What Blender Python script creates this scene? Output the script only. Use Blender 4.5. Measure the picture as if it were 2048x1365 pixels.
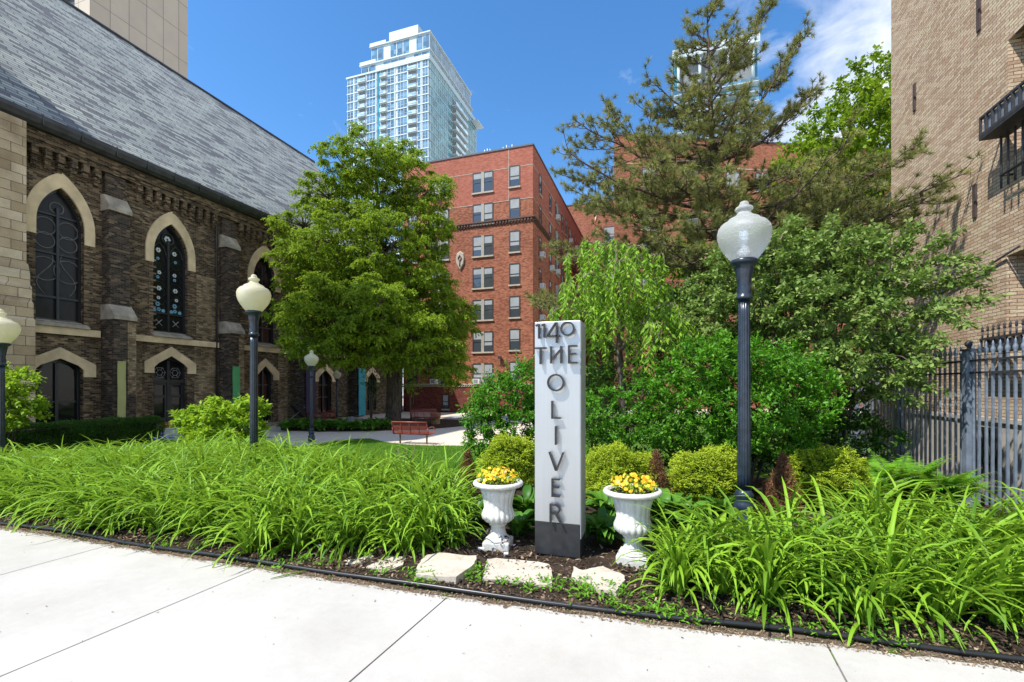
import bpy, math, random
import numpy as np
from mathutils import Vector, Matrix
from mathutils.geometry import tessellate_polygon
R = math.radians
for o in list(bpy.data.objects): bpy.data.objects.remove(o)
scene = bpy.context.scene
COL = scene.collection
random.seed(7)
rng = np.random.default_rng(11)

# ------------------------------------------------------------------ camera, sky, sun, exposure
YAW = R(18.3); CS, SN = math.cos(YAW), math.sin(YAW)
EYE, F, HZ = 1.55, 910.0, 773.0
cam = bpy.data.cameras.new('camera'); cam.lens = 16.0; cam.sensor_width = 36.0
cam.shift_y = 90.5/2048; cam.clip_start = .05; cam.clip_end = 3000
camo = bpy.data.objects.new('camera', cam); COL.objects.link(camo)
camo.location = (0, 0, EYE); camo.rotation_euler = (R(90), 0, YAW)
scene.camera = camo

SUN_AZ, SUN_EL = R(38), R(55)          # light travels toward +Y turned 34 degrees to +X
travel = Vector((math.sin(SUN_AZ)*math.cos(SUN_EL), math.cos(SUN_AZ)*math.cos(SUN_EL), -math.sin(SUN_EL)))
sl = bpy.data.lights.new('sun', 'SUN'); sl.energy = 5.0; sl.angle = R(.53); sl.color = (1, .945, .86)
so = bpy.data.objects.new('sun', sl); COL.objects.link(so)
so.rotation_euler = travel.to_track_quat('-Z', 'Y').to_euler(); so.location = (-30, -40, 80)

world = bpy.data.worlds.new('World'); scene.world = world; world.use_nodes = True
def setup_world():
    nt = world.node_tree; n = nt.nodes; l = nt.links; n.clear()
    out = n.new('ShaderNodeOutputWorld'); bg = n.new('ShaderNodeBackground'); bg.inputs[1].default_value = .125
    sky = n.new('ShaderNodeTexSky'); sky.sky_type = 'NISHITA'; sky.sun_disc = False
    sky.sun_elevation = SUN_EL
    sv = -travel; sky.sun_rotation = math.atan2(sv.x, sv.y)
    sky.altitude = 200; sky.air_density = 1.0; sky.dust_density = .4; sky.ozone_density = 2.2
    tc = n.new('ShaderNodeTexCoord'); sep = n.new('ShaderNodeSeparateXYZ'); l.new(tc.outputs['Generated'], sep.inputs[0])
    # wind-drawn cloud sheet: direction projected on a plane far overhead
    ad = n.new('ShaderNodeMath'); ad.operation = 'ADD'; ad.inputs[1].default_value = .12; l.new(sep.outputs[2], ad.inputs[0])
    mx = n.new('ShaderNodeMath'); mx.operation = 'MAXIMUM'; mx.inputs[1].default_value = .05; l.new(ad.outputs[0], mx.inputs[0])
    dx = n.new('ShaderNodeMath'); dx.operation = 'DIVIDE'; l.new(sep.outputs[0], dx.inputs[0]); l.new(mx.outputs[0], dx.inputs[1])
    dy = n.new('ShaderNodeMath'); dy.operation = 'DIVIDE'; l.new(sep.outputs[1], dy.inputs[0]); l.new(mx.outputs[0], dy.inputs[1])
    cb = n.new('ShaderNodeCombineXYZ'); l.new(dx.outputs[0], cb.inputs[0]); l.new(dy.outputs[0], cb.inputs[1])
    ns = n.new('ShaderNodeTexNoise'); ns.inputs['Scale'].default_value = 5.5; ns.inputs['Detail'].default_value = 9
    ns.inputs['Roughness'].default_value = .58; ns.inputs['Distortion'].default_value = .5; l.new(cb.outputs[0], ns.inputs['Vector'])
    # thicker toward the +X side of the sky, nearly clear on the other
    mr = n.new('ShaderNodeMapRange'); mr.inputs[1].default_value = .05; mr.inputs[2].default_value = .48
    mr.inputs[3].default_value = -.21; mr.inputs[4].default_value = .27; l.new(dx.outputs[0], mr.inputs[0])
    sm = n.new('ShaderNodeMath'); sm.operation = 'ADD'; l.new(ns.outputs['Fac'], sm.inputs[0]); l.new(mr.outputs[0], sm.inputs[1])
    cr = n.new('ShaderNodeValToRGB'); cr.color_ramp.elements[0].position = .42; cr.color_ramp.elements[0].color = (0, 0, 0, 1)
    cr.color_ramp.elements[1].position = .92; cr.color_ramp.elements[1].color = (.95, .95, .95, 1); l.new(sm.outputs[0], cr.inputs[0])
    mix = n.new('ShaderNodeMix'); mix.data_type = 'RGBA'; l.new(cr.outputs[0], mix.inputs[0])
    hs = n.new('ShaderNodeHueSaturation'); hs.inputs['Saturation'].default_value = 1.27; hs.inputs['Value'].default_value = 1.42; l.new(sky.outputs[0], hs.inputs['Color'])
    l.new(hs.outputs[0], mix.inputs[6]); mix.inputs[7].default_value = (6.3, 6.6, 7.1, 1)
    l.new(mix.outputs[2], bg.inputs[0]); l.new(bg.outputs[0], out.inputs[0])
setup_world()
vs = scene.view_settings; vs.view_transform = 'Standard'; vs.look = 'None'; vs.gamma = 1; vs.use_curve_mapping = False
vs.exposure = .56
scene.render.engine = 'CYCLES'; scene.cycles.max_bounces = 7; scene.cycles.transmission_bounces = 5
scene.cycles.use_denoising = True

# ------------------------------------------------------------------ measuring helpers
def at(x, y, d):
    """world point seen at photo pixel x,y when it stands d metres deep"""
    lat = (x-1024)/F*d
    return Vector((-SN*d+CS*lat, CS*d+SN*lat, EYE-(y-HZ)/F*d))
def gnd(x, y, z=0.0):
    return at(x, y, F*(EYE-z)/(y-HZ))
def sstep(a, b, v):
    t = min(1, max(0, (v-a)/(b-a))); return t*t*(3-2*t)
def zg(x, y):
    z = -.75*sstep(5.2, 13.5, y) - .45*sstep(-8, -12.5, x)*sstep(2.9, 5, y)
    return max(z, -.75)
def zgn(x, y):
    s = lambda a, b, v: (lambda t: t*t*(3-2*t))(np.clip((v-a)/(b-a), 0, 1))
    return np.maximum(-.75*s(5.2, 13.5, y) - .45*s(-8, -12.5, x)*s(2.9, 5, y), -.75)

# ------------------------------------------------------------------ mesh builder
ORG = {}
def org(o): return ORG.get(o.name, Vector((0, 0, 0))) if o else Vector((0, 0, 0))
class MB:
    def __init__(s): s.v = []; s.f = []; s.m = []; s.sm = []
    def add(s, vs_, fs, mi=0, smooth=False):
        b = len(s.v); s.v += [tuple(p) for p in vs_]
        s.f += [tuple(i+b for i in f) for f in fs]; s.m += [mi]*len(fs); s.sm += [smooth]*len(fs); return s
    def box(s, x0, x1, y0, y1, z0, z1, mi=0):
        v = [(x0,y0,z0),(x1,y0,z0),(x1,y1,z0),(x0,y1,z0),(x0,y0,z1),(x1,y0,z1),(x1,y1,z1),(x0,y1,z1)]
        return s.add(v, [(0,3,2,1),(4,5,6,7),(0,1,5,4),(1,2,6,5),(2,3,7,6),(3,0,4,7)], mi)
    def obox(s, c, size, M=None, mi=0):
        M = M or Matrix.Identity(3); c = Vector(c); hx, hy, hz = [a/2 for a in size]
        v = [c+M@Vector((a*hx, b*hy, e*hz)) for e in (-1,1) for a, b in ((-1,-1),(1,-1),(1,1),(-1,1))]
        return s.add(v, [(0,3,2,1),(4,5,6,7),(0,1,5,4),(1,2,6,5),(2,3,7,6),(3,0,4,7)], mi)
    def prism(s, pts, f0, f1, mi=0):
        """pts: 2D outline; f0/f1 map a 2D point to the two ends; caps tessellated"""
        n = len(pts); a = [Vector(f0(p)) for p in pts]; b = [Vector(f1(p)) for p in pts]
        tri = tessellate_polygon([[Vector((p[0], p[1], 0)) for p in pts]])
        fs = [(i, (i+1) % n, n+(i+1) % n, n+i) for i in range(n)]
        fs += [tuple(t) for t in tri] + [tuple(n+i for i in reversed(t)) for t in tri]
        return s.add(a+b, fs, mi)
    def lathe(s, prof, seg=24, c=(0,0,0), flute=None, mi=0, smooth=True):
        vs_, fs = [], []; n = len(prof)
        for j in range(seg):
            th = 2*math.pi*j/seg
            for i, (r, z) in enumerate(prof):
                rr = r*(1+flute(i, th)) if flute else r
                vs_.append((c[0]+rr*math.cos(th), c[1]+rr*math.sin(th), c[2]+z))
        for j in range(seg):
            k = (j+1) % seg
            for i in range(n-1): fs.append((j*n+i, k*n+i, k*n+i+1, j*n+i+1))
        b = len(vs_); vs_ += [(c[0], c[1], c[2]+prof[0][1]), (c[0], c[1], c[2]+prof[-1][1])]
        for j in range(seg):
            k = (j+1) % seg
            fs.append((b, k*n, j*n)); fs.append((b+1, j*n+n-1, k*n+n-1))
        return s.add(vs_, fs, mi, smooth)
    def tube(s, pts, rad, seg=8, closed=False, mi=0, smooth=True):
        pts = [Vector(p) for p in pts]; n = len(pts)
        if not hasattr(rad, '__len__'): rad = [rad]*n
        vs_, fs = [], []; up = Vector((0, 0, 1)); prev = None
        for i, p in enumerate(pts):
            a = pts[(i-1) % n] if (closed or i > 0) else p
            b = pts[(i+1) % n] if (closed or i < n-1) else p
            t = (b-a).normalized() if (b-a).length > 1e-9 else Vector((0, 0, 1))
            if prev is None:
                q = t.cross(up)
                if q.length < .05: q = t.cross(Vector((1, 0, 0)))
            else:
                q = prev - t*prev.dot(t)
                if q.length < 1e-6: q = t.cross(Vector((1, 0, 0)))
            q.normalize(); w = t.cross(q); prev = q
            for j in range(seg):
                th = 2*math.pi*j/seg
                vs_.append(p+(q*math.cos(th)+w*math.sin(th))*rad[i])
        m = n if closed else n-1
        for i in range(m):
            k = (i+1) % n
            for j in range(seg):
                j2 = (j+1) % seg
                fs.append((i*seg+j, i*seg+j2, k*seg+j2, k*seg+j))
        if not closed:
            fs.append(tuple(range(seg-1, -1, -1))); fs.append(tuple((n-1)*seg+j for j in range(seg)))
        return s.add(vs_, fs, mi, smooth)
    def build(s, name, mats, parent=None, at_=None, bevel=0):
        me = bpy.data.meshes.new(name)
        o0 = org(parent) if parent else (Vector(at_) if at_ is not None else Vector((0, 0, 0)))
        me.from_pydata([(p[0]-o0[0], p[1]-o0[1], p[2]-o0[2]) for p in s.v], [], s.f)
        mats = mats if isinstance(mats, (list, tuple)) else [mats]
        for m in mats: me.materials.append(m)
        me.polygons.foreach_set('material_index', s.m); me.polygons.foreach_set('use_smooth', s.sm)
        me.update()
        ob = bpy.data.objects.new(name, me); COL.objects.link(ob)
        if parent: ob.parent = parent
        else: ob.location = o0
        ORG[ob.name] = o0
        if bevel:
            b = ob.modifiers.new('bevel', 'BEVEL'); b.width = bevel; b.segments = 2; b.limit_method = 'ANGLE'
        return ob
def tag(o, label, cat, group=None, kind=None):
    if label: o['label'] = label
    if cat: o['category'] = cat
    if group: o['group'] = group
    if kind: o['kind'] = kind
    return o
def struct(o): o['kind'] = 'structure'; return o
def thing(name, label, cat, loc=(0,0,0), group=None, rz=0):
    o = bpy.data.objects.new(name, None); COL.objects.link(o); o.location = loc; o.rotation_euler = (0, 0, rz)
    o.empty_display_size = .2; ORG[o.name] = Vector(loc); tag(o, label, cat, group); return o
def copy_tree(o, parent=None):
    c = o.copy(); COL.objects.link(c)
    if parent: c.parent = parent
    for ch in list(o.children): copy_tree(ch, c)
    return c
def npmesh(name, V, FQ, mat, parent=None, rnd=None, at_=None, smooth=False):
    """fast mesh from numpy: V (n,3), FQ (m,3 or 4)"""
    o0 = org(parent) if parent else (Vector(at_) if at_ is not None else Vector((0, 0, 0)))
    V = np.asarray(V, dtype=np.float32) - np.array(o0, dtype=np.float32)
    me = bpy.data.meshes.new(name); k = FQ.shape[1]; m = FQ.shape[0]
    me.vertices.add(len(V)); me.vertices.foreach_set('co', V.ravel())
    me.loops.add(m*k); me.loops.foreach_set('vertex_index', FQ.astype(np.int32).ravel())
    me.polygons.add(m); me.polygons.foreach_set('loop_start', np.arange(0, m*k, k, dtype=np.int32))
    if smooth: me.polygons.foreach_set('use_smooth', np.ones(m, dtype=bool))
    me.update(calc_edges=True)
    if rnd is not None:
        a = me.attributes.new('rnd', 'FLOAT', 'POINT'); a.data.foreach_set('value', np.asarray(rnd, dtype=np.float32))
    me.materials.append(mat)
    ob = bpy.data.objects.new(name, me); COL.objects.link(ob)
    if parent: ob.parent = parent
    else: ob.location = o0
    ORG[ob.name] = o0
    return ob

# ------------------------------------------------------------------ materials
class NT:
    def __init__(s, name):
        s.mat = bpy.data.materials.new(name); s.mat.use_nodes = True; s.t = s.mat.node_tree
        s.n = s.t.nodes; s.n.clear(); s.out = s.n.new('ShaderNodeOutputMaterial')
        s.p = s.n.new('ShaderNodeBsdfPrincipled'); s.t.links.new(s.p.outputs[0], s.out.inputs[0])
    def link(s, a, b): s.t.links.new(a, b)
    def node(s, typ, **kw):
        nd = s.n.new('ShaderNode'+typ)
        for k, v in kw.items():
            if k in nd.inputs: nd.inputs[k].default_value = v
            else: setattr(nd, k, v)
        return nd
    def coord(s, kind='Object'): return s.node('TexCoord').outputs[kind]
    def math(s, op, a, b=None):
        nd = s.node('Math', operation=op)
        for i, v in enumerate((a, b)):
            if v is None: continue
            if isinstance(v, (int, float)): nd.inputs[i].default_value = v
            else: s.link(v, nd.inputs[i])
        return nd.outputs[0]
    def uvz(s, ku=(1, 1, 0), kv=(0, 0, 1), src=None):
        """plane coordinates for upright walls: u = x+y, v = z"""
        sp = s.node('SeparateXYZ'); s.link(src or s.coord(), sp.inputs[0]); o = []
        for kk in (ku, kv):
            acc = None
            for i, c in enumerate(kk):
                if c:
                    t = s.math('MULTIPLY', sp.outputs[i], c); acc = t if acc is None else s.math('ADD', acc, t)
            o.append(acc)
        cb = s.node('CombineXYZ'); s.link(o[0], cb.inputs[0]); s.link(o[1], cb.inputs[1]); return cb.outputs[0]
    def noise(s, vec, scale, detail=4, rough=.55, dist=0):
        nd = s.node('TexNoise', Scale=scale, Detail=detail, Roughness=rough, Distortion=dist)
        if vec is not None: s.link(vec, nd.inputs['Vector'])
        return nd.outputs['Fac']
    def ramp(s, fac, stops, interp='LINEAR'):
        nd = s.node('ValToRGB'); cr = nd.color_ramp; cr.interpolation = interp
        while len(cr.elements) < len(stops): cr.elements.new(.5)
        for e, (p, c) in zip(cr.elements, stops):
            e.position = p; e.color = (*c, 1) if len(c) == 3 else c
        s.link(fac, nd.inputs[0]); return nd.outputs[0]
    def mix(s, fac, a, b, mode='MIX'):
        nd = s.node('Mix', data_type='RGBA', blend_type=mode)
        for i, v in ((0, fac), (6, a), (7, b)):
            if isinstance(v, (int, float)): nd.inputs[i].default_value = v
            elif isinstance(v, tuple): nd.inputs[i].default_value = (*v, 1) if len(v) == 3 else v
            else: s.link(v, nd.inputs[i])
        return nd.outputs[2]
    def bump(s, h, strength=.5, dist=.01):
        nd = s.node('Bump', Strength=strength, Distance=dist); s.link(h, nd.inputs['Height'])
        s.link(nd.outputs[0], s.p.inputs['Normal']); return nd
    def base(s, c, rough=.6, metal=0, spec=.5):
        if isinstance(c, tuple): s.p.inputs['Base Color'].default_value = (*c, 1)
        else: s.link(c, s.p.inputs['Base Color'])
        if isinstance(rough, (int, float)): s.p.inputs['Roughness'].default_value = rough
        else: s.link(rough, s.p.inputs['Roughness'])
        s.p.inputs['Metallic'].default_value = metal; s.p.inputs['Specular IOR Level'].default_value = spec
        return s.mat
def m_plain(name, c, rough=.6, metal=0, spec=.5, var=.12, scale=6, bump=0):
    s = NT(name); nz = s.noise(s.coord(), scale, 5)
    lo = tuple(v*(1-var) for v in c); hi = tuple(min(1, v*(1+var)) for v in c)
    if bump: s.bump(s.noise(s.coord(), scale*6, 4), bump, .01)
    return s.base(s.ramp(nz, [(.3, lo), (.7, hi)]), rough, metal, spec)
def m_brick(name, stops, mortar, bw=.21, bh=.075, ms=.012, ku=(1,1,0), kv=(0,0,1), stain=.25, bumpd=.008, stain_c=(.25,.2,.17), stain_s=.5, wob=.004, rough=.85, off=(0,0), fine=.25, edge=.2):
    s = NT(name); co = s.coord(); uv = s.uvz(ku, kv, co)
    if wob:
        w = s.node('TexNoise', Scale=5, Detail=2); s.link(co, w.inputs['Vector'])
        vm = s.node('VectorMath', operation='MULTIPLY_ADD'); s.link(w.outputs['Color'], vm.inputs[0])
        vm.inputs[1].default_value = (wob*2, wob*2, 0); s.link(uv, vm.inputs[2]); uv = vm.outputs[0]
    b = s.node('TexBrick', **{'Scale': 1.0, 'Mortar Size': ms*.5, 'Mortar Smooth': edge, 'Bias': 0.0, 'Brick Width': bw, 'Row Height': bh})
    b.inputs['Color1'].default_value = (0,0,0,1); b.inputs['Color2'].default_value = (1,1,1,1); b.inputs['Mortar'].default_value = (.5,.5,.5,1)
    s.link(uv, b.inputs['Vector'])
    col = s.ramp(b.outputs['Color'], stops)
    big = s.noise(co, stain_s, 5, .6)
    col = s.mix(s.math('MULTIPLY', s.ramp(big, [(.42,(0,0,0)),(.68,(1,1,1))]), stain), col, stain_c, 'MULTIPLY')
    fn = s.noise(co, 28, 5, .7)
    col = s.mix(fine, col, s.ramp(fn, [(.3,(.45,.45,.45)),(.7,(1,1,1))]), 'MULTIPLY')
    col = s.mix(b.outputs['Fac'], col, mortar)
    h = s.math('ADD', s.math('MULTIPLY', s.math('SUBTRACT', 1, b.outputs['Fac']), 1.0), s.math('MULTIPLY', fn, .5))
    s.bump(h, .8, bumpd)
    return s.base(col, rough, 0, .25)
def m_leaf(name, dark, light, trans, tf=.35, rough=.5, spec=.35, extra=None):
    spec *= .45; rough = min(.75, rough+.1); tf *= .85
    K = 1.3; dark, light, trans = [tuple(min(.9, v*K) for v in q) for q in (dark, light, trans)]
    s = NT(name); a = s.node('Attribute', attribute_name='rnd')
    stops = [(0, dark), (.75, light)] + ([(.965, light), (.975, extra)] if extra else [])
    col = s.ramp(a.outputs['Fac'], stops)
    s.base(col, rough, 0, spec)
    tr = s.node('BsdfTranslucent'); tc = s.ramp(a.outputs['Fac'], [(0, tuple(.7*v for v in trans)), (1, trans)]); s.link(tc, tr.inputs[0])
    ms = s.node('MixShader'); ms.inputs[0].default_value = tf
    s.link(s.p.outputs[0], ms.inputs[1]); s.link(tr.outputs[0], ms.inputs[2]); s.link(ms.outputs[0], s.out.inputs[0])
    return s.mat
def m_bark(name, a, b, sc=9):
    s = NT(name); co = s.coord(); mp = s.node('Mapping'); mp.inputs['Scale'].default_value = (1, 1, .25); s.link(co, mp.inputs[0])
    nz = s.noise(mp.outputs[0], sc, 6, .7, .4); s.bump(nz, 1, .03)
    return s.base(s.ramp(nz, [(.35, a), (.65, b)]), .9, 0, .2)
def m_worn(name, c, dirt, rough=.7, lo=.48, hi=.72, sc=4, bump=.25, spec=.4):
    s = NT(name); co = s.coord(); a = s.noise(co, sc, 8, .72, .6); f = s.noise(co, 45, 4, .7)
    col = s.mix(s.ramp(a, [(lo,(0,0,0)),(hi,(.85,.85,.85))]), c, dirt); col = s.mix(.35, col, s.ramp(f, [(.32,(.55,.55,.52)),(.5,(1,1,1))]), 'MULTIPLY')
    s.bump(s.math('ADD', a, s.math('MULTIPLY', f, .4)), bump, .012); return s.base(col, rough, 0, spec)
def m_glass_dark(name, c=(.02,.024,.028), rough=.04, spec=1.0, wav=.0):
    s = NT(name)
    if wav: s.bump(s.noise(s.coord(), 1.3, 2), wav, .02)
    return s.base(c, rough, 0, spec)
# ================================================================== MATERIALS OF THE BUILDINGS
M = {}
M['church_brick'] = m_brick('church_brick', [(0,(.032,.024,.018)),(.4,(.09,.065,.043)),(.7,(.185,.132,.08)),(1,(.33,.245,.15))], (.19,.15,.105),
    bw=.21, bh=.07, ms=.013, stain=.75, stain_c=(.22,.19,.17), stain_s=.42, rough=.9)
M['church_tan'] = m_brick('church_tan_brick', [(0,(.14,.10,.062)),(.5,(.30,.22,.135)),(1,(.46,.36,.22))], (.13,.11,.08),
    bw=.23, bh=.078, ms=.013, stain=.8, stain_c=(.25,.2,.17), stain_s=.8, rough=.9)
M['church_black'] = m_brick('church_black_brick', [(0,(.026,.021,.018)),(.6,(.07,.054,.041)),(.9,(.13,.095,.065)),(1,(.22,.165,.10))], (.12,.105,.085),
    bw=.23, bh=.078, ms=.012, stain=.4, stain_c=(.5,.45,.4), stain_s=.7, rough=.9)
M['limestone'] = m_plain('cream_limestone', (.66,.53,.34), .85, var=.22, scale=1.6, bump=.35, spec=.2)
M['grey_stone'] = m_plain('weathered_grey_stone', (.34,.30,.24), .9, var=.35, scale=2.5, bump=.6, spec=.2)
M['pier_stone'] = m_brick('rock_faced_limestone', [(0,(.44,.34,.21)),(.5,(.58,.47,.31)),(1,(.70,.59,.42))], (.16,.13,.10),
    bw=.62, bh=.34, ms=.02, stain=.7, stain_c=(.35,.3,.26), stain_s=.6, bumpd=.05, rough=.9, wob=.012, fine=.35)
M['slate'] = m_brick('slate_shingles', [(0,(.13,.14,.15)),(.24,(.17,.17,.18)),(.30,(.27,.295,.29)),(.75,(.35,.385,.365)),(1,(.42,.45,.41))], (.06,.07,.08),
    bw=.78, bh=.205, ms=.040, ku=(0,1,0), kv=(0,0,1.333), stain=.3, stain_c=(.8,.8,.85), stain_s=.7, wob=0, bumpd=.012, rough=.7, edge=.05, fine=.12)
M['gutter'] = m_plain('dark_bronze_gutter', (.045,.047,.05), .45, metal=.4, var=.35, scale=3)
M['dark_frame'] = m_plain('black_painted_frame', (.018,.02,.024), .4, var=.2)
M['dark_glass'] = m_glass_dark('dark_window_glass', (.012,.012,.013), .05, .25, wav=.25)
M['old_glass'] = m_glass_dark('old_leaded_glass', (.022,.02,.019), .2, .2, wav=.8)
M['tracery'] = m_plain('grey_tracery', (.11,.11,.11), .6, var=.3)
M['lead'] = m_plain('lead_came', (.30,.31,.32), .5, var=.2)
def m_emblem_glass(name, c): return m_plain(name, c, .25, var=.2, scale=9)
M['blue_glass'] = m_emblem_glass('pale_blue_stained_glass', (.16,.36,.52))
M['white_glass'] = m_emblem_glass('white_stained_glass', (.55,.6,.65))

# ================================================================== THE CHURCH
WX = -22.4                       # plane of the long side wall
ch = thing('brick_church', 'long dark brick church with pointed stone-trimmed windows and a grey slate roof', 'church', (WX, 24, -.75))
def arch(yc, w, z0, zs, za, n=10):
    """pointed outline (y,z), from lower near corner up over the apex and down"""
    h = w/2; r = za-zs; pts = [(yc-h, z0), (yc-h, zs)]
    # circular arcs whose centres sit on the spring line
    c = (r*r-h*h)/(2*h); rad = h+c
    a1 = math.atan2(r, c)
    for i in range(1, n+1):
        a = a1*i/n; pts.append((yc+c-rad*math.cos(a), zs+rad*math.sin(a)))
    for i in range(n-1, -1, -1):
        a = a1*i/n; pts.append((yc-c+rad*math.cos(a), zs+rad*math.sin(a)))
    pts.append((yc+h, z0)); return pts
def tudor(yc, w, z0, zs, za, n=4):
    h = w/2; pts = [(yc-h, z0), (yc-h, zs)]
    k = .16*w
    for i in range(1, n+1):
        a = math.pi/3.2*i/n; pts.append((yc-h+k*(1-math.cos(a)), zs+k*math.sin(a)*1.3))
    e = pts[-1]; pts.append((yc, za)); 
    for p in reversed(pts[1:-1]): pts.append((2*yc-p[0], p[1]))
    pts.append((yc+h, z0)); return pts
tall = [(11.38, 1.5), (15.6, 1.6), (21.0, 1.6), (26.2, 1.6), (31.6, 1.6)]
low = [(11.35, 1.5, .0), (15.6, 1.55, -.75), (21.05, 1.15, -.55), (26.1, 1.3, -.4), (31.5, 1.2, -.4)]
holes = [arch(y, w, 4.05, 7.85, 9.3) for y, w in tall]
lows = []
for i, (y, w, zb) in enumerate(low):
    zs, za = ((2.2, 2.62), (2.45, 2.98), (2.2, 2.75), (2.15, 2.7), (2.15, 2.7))[i]
    lows.append(tudor(y, w, zb+.02, zs, za))
holes += lows
outer = [(9.0, -.9), (9.0, 11.2), (36.0, 11.2), (36.0, -.9)]
polys = [[Vector((p[0], p[1], 0)) for p in outer]] + [[Vector((p[0], p[1], 0)) for p in reversed(h)] for h in holes]
flat = [p for pl in polys for p in pl]
b = MB(); tri = tessellate_polygon(polys)
vv = [(WX, p.x, p.y) for p in flat]
fs = []
for t in tri:
    a_, b_, c_ = [Vector(vv[i]) for i in t]
    fs.append(tuple(t) if (b_-a_).cross(c_-a_).x > 0 else tuple(reversed(t)))
b.add(vv, fs)
for h in holes:                      # reveals
    n = len(h)
    for i in range(n):
        p, q = h[i], h[(i+1) % n]
        b.add([(WX, *p), (WX, *q), (WX-.34, *q), (WX-.34, *p)], [(0, 1, 2, 3)])
b.box(WX-22, WX-.36, 9.0, 36.0, -.9, 11.1)
wall = b.build('wall', M['church_brick'], ch)
# tan brick panels between openings, 3 mm proud
for (y0, y1, z0, z1) in ((16.75, 17.9, -.7, 3.55), (13.75, 14.3, -.7, 3.5), (16.85, 17.95, 4.1, 7.2), (19.5, 20.3, -.7, 3.5), (22.0, 22.75, -.7, 3.5)):
    b = MB(); b.box(WX-.05, WX+.004, y0, y1, z0, z1); b.build('tan_brick_panel', M['church_tan'], ch)
# quoins beside the first bay
for (yq, z0, z1) in ((12.13, 4.1, 7.6), (12.13, -.6, 2.3), (14.62, 4.1, 7.6)):
    z = z0; i = 0; b = MB()
    while z < z1:
        w_ = .30 if i % 2 else .17
        b.box(WX-.05, WX+.012, yq, yq+w_, z, z+.072); z += .156; i += 1
    b.build('quoin', M['church_tan'], ch)
# corbel frieze under the eave
b = MB()
y = 10.4
while y < 35.9:
    if not any(abs(y-by) < .62 for by in (13.15, 18.5, 23.7, 29.0, 34.4)):
        b.box(WX+.002, WX+.26, y, y+.20, 10.2, 10.55); b.box(WX+.002, WX+.19, y+.01, y+.19, 10.0, 10.2); b.box(WX+.002, WX+.11, y+.03, y+.17, 9.85, 10.0)
    y += .40
b.box(WX+.003, WX+.24, 9.1, 35.9, 10.55, 10.75); b.box(WX+.003, WX+.32, 9.1, 35.9, 10.75, 11.1)
b.build('corbel_frieze', M['church_brick'], ch)
# buttresses
for by in (13.15, 18.5, 23.7, 29.0, 34.4):
    b = MB()
    b.box(WX, WX+.80, by-.42, by+.42, -.85, 4.35); b.box(WX, WX+.48, by-.39, by+.39, 4.35, 8.95); b.box(WX, WX+.2, by-.37, by+.37, 8.95, 10.5)
    bt = b.build('buttress', M['church_black'], ch)
    for (x0, x1, z0, z1) in ((.86, .44, 4.35, 4.98), (.55, .16, 8.93, 9.6)):
        pr = [(WX+.002, z0), (WX+x0, z0), (WX+x0, z0+.16), (WX+x1+.05, z1), (WX+.002, z1)]
        c = MB(); c.prism(pr, lambda p: (p[0], by-.44, p[1]), lambda p: (p[0], by+.44, p[1]))
        c.build('weathering_stone', M['grey_stone'], bt)
    # right-hand strip of tan brick under the cap
    t = MB(); t.box(WX+.3, WX+.806, by+.1, by+.424, 1.2, 4.3); t.build('tan_strip', M['church_tan'], bt)
# string course, sills and hood moulds
b = MB()
edges = [8.9]+[v for by in (13.15, 18.5, 23.7, 29.0, 34.4) for v in (by-.5, by+.5)]+[36.0]
for i in range(0, len(edges), 2):
    if edges[i+1]-edges[i] > .2: b.box(WX+.002, WX+.13, edges[i], edges[i+1], 3.58, 3.86)
b.build('string_course', M['limestone'], ch)
for (y, w) in tall:
    b = MB(); pr = [(WX-.3, 3.868), (WX+.2, 3.868), (WX+.2, 3.93), (WX-.3, 4.2)]
    b.prism(pr, lambda p: (p[0], y-w/2-.12, p[1]), lambda p: (p[0], y+w/2+.12, p[1])); b.build('sill', M['grey_stone'], ch)
def ring(b, inner, outer_, x0, x1):
    n = len(inner)
    for i in range(n-1):
        a, c, d, e = inner[i], inner[i+1], outer_[i+1], outer_[i]
        v = [(x1, *a), (x1, *c), (x1, *d), (x1, *e), (x0, *a), (x0, *c), (x0, *d), (x0, *e)]
        f = [(0, 1, 2, 3), (0, 4, 5, 1), (3, 2, 6, 7)]
        if i == 0: f.append((0, 3, 7, 4))
        if i == n-2: f.append((1, 5, 6, 2))
        b.add(v, f)
for i, (y, w) in enumerate(tall):
    b = MB(); I = arch(y, w+.02, 7.3, 7.85, 9.32)[0:]; O = arch(y, w+.72, 7.3, 7.85, 9.93)
    ring(b, I, O, WX, WX+.07); b.build('hood_mould', M['limestone'], ch)
for i, (y, w, zb) in enumerate(low):
    zs, za = ((2.2, 2.62), (2.45, 2.98), (2.2, 2.75), (2.15, 2.7), (2.15, 2.7))[i]
    h = w/2+.01; o = .42
    I = [(y-h, zs-.28), (y-h, zs), (y-h+.12*w, zs+.12*w), (y, za+.02), (y+h-.12*w, zs+.12*w), (y+h, zs), (y+h, zs-.28)]
    O = [(y-h-o, zs-.28), (y-h-o, zs+.22), (y-h-o+.05, zs+.26), (y, za+.46), (y+h+o-.05, zs+.26), (y+h+o, zs+.22), (y+h+o, zs-.28)]
    b = MB(); ring(b, I, O, WX, WX+.06); b.build('hood_mould', M['limestone'], ch)
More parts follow.
